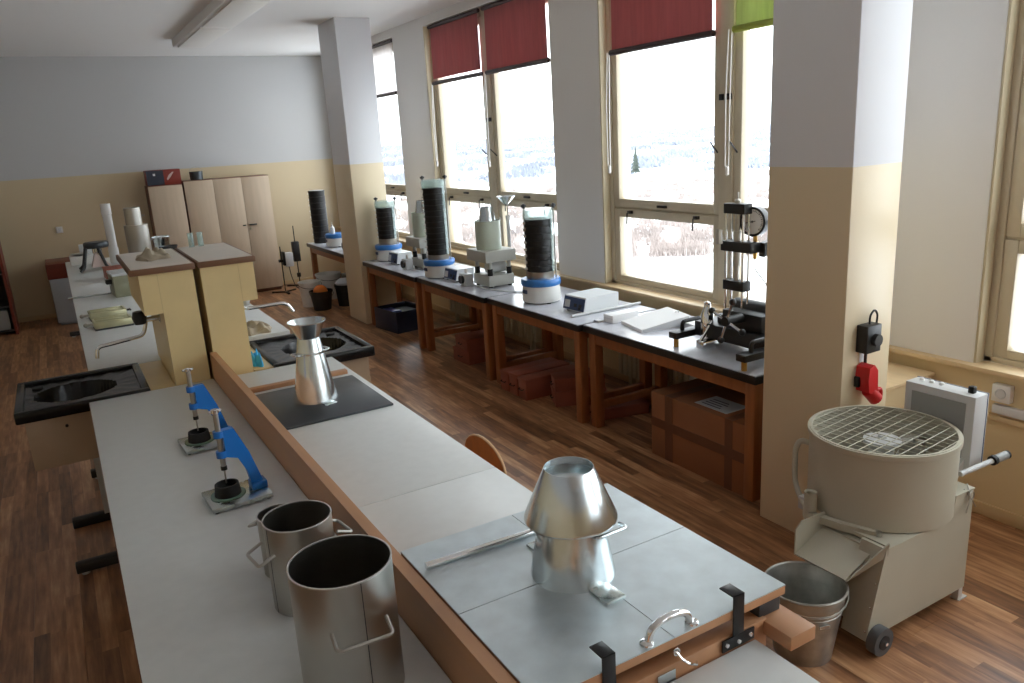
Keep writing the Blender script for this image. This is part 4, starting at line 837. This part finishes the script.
t = thing('stacked_cylinder', 'wide steel cylinder at the bottom of the shiny stack', 'cylinder', (.80, 10.2, .85), 0, 'stack of steel cylinders'); MB().lathe(shell(.13, 0, .13, .44, .003, True), 32).build('body', 'steel', t); MB().tube([(.13, -.03, .25), (.17, -.03, .25), (.17, .03, .25), (.13, .03, .25)], .005, 6).build('handle', 'steel', t); MB().lathe([(1e-6, .437), (.13, .437), (.13, .442), (1e-6, .442)], 32).build('lid', 'steel', t)
t = thing('stacked_cylinder', 'narrower steel cylinder on top of the shiny stack', 'cylinder', (.785, 10.2, 1.292), 0, 'stack of steel cylinders'); MB().lathe(shell(.09, 0, .09, .2, .003, True), 32).build('body', 'steel', t); MB().tube([(.09, -.03, .10), (.125, -.03, .10), (.125, .03, .10), (.09, .03, .10)], .005, 6).build('handle', 'steel', t)
t = thing('steel_bowl', 'shiny steel bowl standing behind the column with the rag', 'bowl', (1.10, 10.75, .85)); MB().lathe([(1e-6, 0), (.09, 0), (.11, .22), (.118, .222), (.116, .226), (.106, .222), (.087, .006), (1e-6, .006)], 32).build('body', 'galv', t)
t = thing('steel_bowl', 'lower steel bowl beside the shiny one behind the columns', 'bowl', (1.14, 10.45, .85)); MB().lathe([(1e-6, 0), (.06, 0), (.11, .13), (.106, .13), (.057, .006), (1e-6, .006)], 32).build('body', 'dark_plate', t)
for k, lab in enumerate(('clear glass cylinder on the bare column top, left of the pair', 'clear glass cylinder on the bare column top, right of the pair')):
    t = thing('glass_cylinder', lab, 'glass', (.70+k*.055, 5.19, 1.499), 0, 'glass cylinders'); MB().lathe(shell(.017, 0, .017, .085, .002, True), 20).build('tube_wall', 'clear_plastic', t); MB().lathe([(.017, .083), (.019, .083), (.019, .086), (.017, .086), (.017, .083)], 20).build('rim', 'clear_plastic', t)

# far window table
t = thing('sieve_column', 'tall black sieve column on the far corner table', 'sieve column', (3.17, 10.80, .75))
for k in range(9): MB().lathe([(1e-6, k*.08), (.108, k*.08), (.11, k*.08+.07), (.115, k*.08+.072), (.115, k*.08+.079), (1e-6, k*.08+.079)], 28).build('sieve', 'sieve_black', t); MB().box(-.012, .004, -.01, .01, k*.08+.03, k*.08+.05).build('clip', 'white_plastic', t, (.11*math.cos(R(160)), .11*math.sin(R(160)), 0), (0, 0, R(-20)))
MB().lathe([(1e-6, .719), (.1, .719), (.1, .724), (1e-6, .724)], 28).build('lid', 'light_grey', t)
s5 = shaker('empty sieve shaker base with blue ring on the far corner table', 3.2, 10.2, .75, .15, .12, .2, .3, 1, full=False)
t = thing('squeeze_bottle', 'small white bottle on the empty shaker base', 'bottle', (3.15, 10.2, .922)); MB().lathe([(1e-6, 0), (.03, 0), (.03, .08), (.012, .10), (.012, .12), (1e-6, .12)], 16).build('body', 'white_plastic', t); MB().cyl((0, 0, .12), (0, 0, .15), .005, n=8).build('nozzle', 'white_plastic', t)
t = thing('stirrer', 'dark stirrer with a thin rod on the far corner table', 'stirrer', (3.2, 9.70, .75)); MB().box(-.08, .08, -.07, .07, 0, .12, .006).build('body', 'light_grey', t); MB().cyl((-.1, 0, .06), (-.08, 0, .06), .04, n=16).build('dial', 'black_plastic', t); MB().cyl((.03, .03, .12), (.03, .03, .62), .006, n=8).build('rod', 'dark_metal', t); MB().box(-.01, .07, .0, .06, .27, .31, .003).build('clamp', 'dark_metal', t)

# stands on the floor
def stand(label, x, y, h, box):
    t = thing('floor_stand', label, 'stand', (x, y, 0), 0, 'laboratory stands on the floor')
    MB().cyl((0, 0, .02), (0, 0, h), .008, n=8).build('rod', 'dark_metal', t)
    for k in range(3): a = R(30+120*k); MB().box(0, .2, -.015, .015, 0, .02, .003).build('foot', 'dark_metal', t, rot=(0, 0, a))
    MB().box(-.04, .05, -.02, .02, .45, .49, .003).build('clamp', 'dark_metal', t)
    if box: MB().box(.05, .16, -.06, .06, .38, .58, .005).build('motor', 'light_grey', t); MB().box(.02, .05, -.05, .05, .40, .60, .003).build('mount', 'black_plastic', t); MB().tube([(.1, 0, .38), (.11, 0, .25), (.15, -.05, .05), (.3, -.05, .01)], .006, 6, round_=.1).build('cable', 'dark_metal', t)
    else: MB().box(-.05, .05, -.05, .05, .38, .68, .006).build('motor', 'black_plastic', t); MB().lathe([(1e-6, .14), (.03, .14), (.03, .2), (1e-6, .2)], 12).build('stirring_head', 'dark_metal', t)
stand('thin floor stand with pale motor box next to the cupboards', 2.74, 11.5, .68, True)
stand('thin floor stand with black motor near the corner table', 3.07, 11.9, .92, False)

def pail(name, label, x, y, r0, r1, h, m, group='buckets on the floor at the back'):
    t = thing(name, label, 'bucket', (x, y, 0), 0, group); MB().lathe([(1e-6, 0), (r0, 0), (r1, h), (r1+.008, h), (r1+.008, h-.02), (r1-.002, h-.02), (r1-.006, h), (r0-.004, .006), (1e-6, .006)], 32).build('shell', m, t); MB().tube([((r1+.01)*math.cos(PI+k*PI/10), (r1+.01)*math.sin(PI+k*PI/10), h-.03-.05*math.sin(k*PI/10)) for k in range(11)], .003, 6).build('bail', 'dark_metal', t); return t
pail('plastic_bucket', 'white plastic bucket behind the black one', 2.76, 10.22, .12, .145, .33, 'white_plastic')
pail('plastic_bucket', 'black bucket holding an orange bundle', 2.80, 9.87, .11, .145, .25, 'bucket_black')
pail('plastic_bucket', 'black bucket half hidden behind the far pillar', 3.15, 9.90, .12, .145, .28, 'bucket_black')
pail('plastic_bucket', 'white plastic bucket deeper under the far corner table', 3.12, 10.55, .14, .17, .35, 'white_plastic')
t = thing('orange_bundle', 'round orange bundle poking out of the black bucket', 'bundle', (2.80, 9.87, .006)); MB().ball((0, .02, .22), .095, 10).build('bundle_top', 'orange', t); MB().lathe([(1e-6, 0), (.09, 0), (.09, .22), (1e-6, .22)], 20).build('bundle_body', 'orange', t)
tag(MB().lathe([(1e-6, 0), (.13, 0), (.14, .03), (.09, .07), (1e-6, .08)], 24).build('bag', 'paper_grey', None, (3.15, 9.90, .282)), 'pale bag lying on the half hidden black bucket', 'bag')
tag(MB().box(-.15, .15, -.2, .2, 0, .3, .01).build('dark_case', 'black_plastic', None, (3.50, 10.5, 0)), 'black case on the floor under the far corner table', 'case')
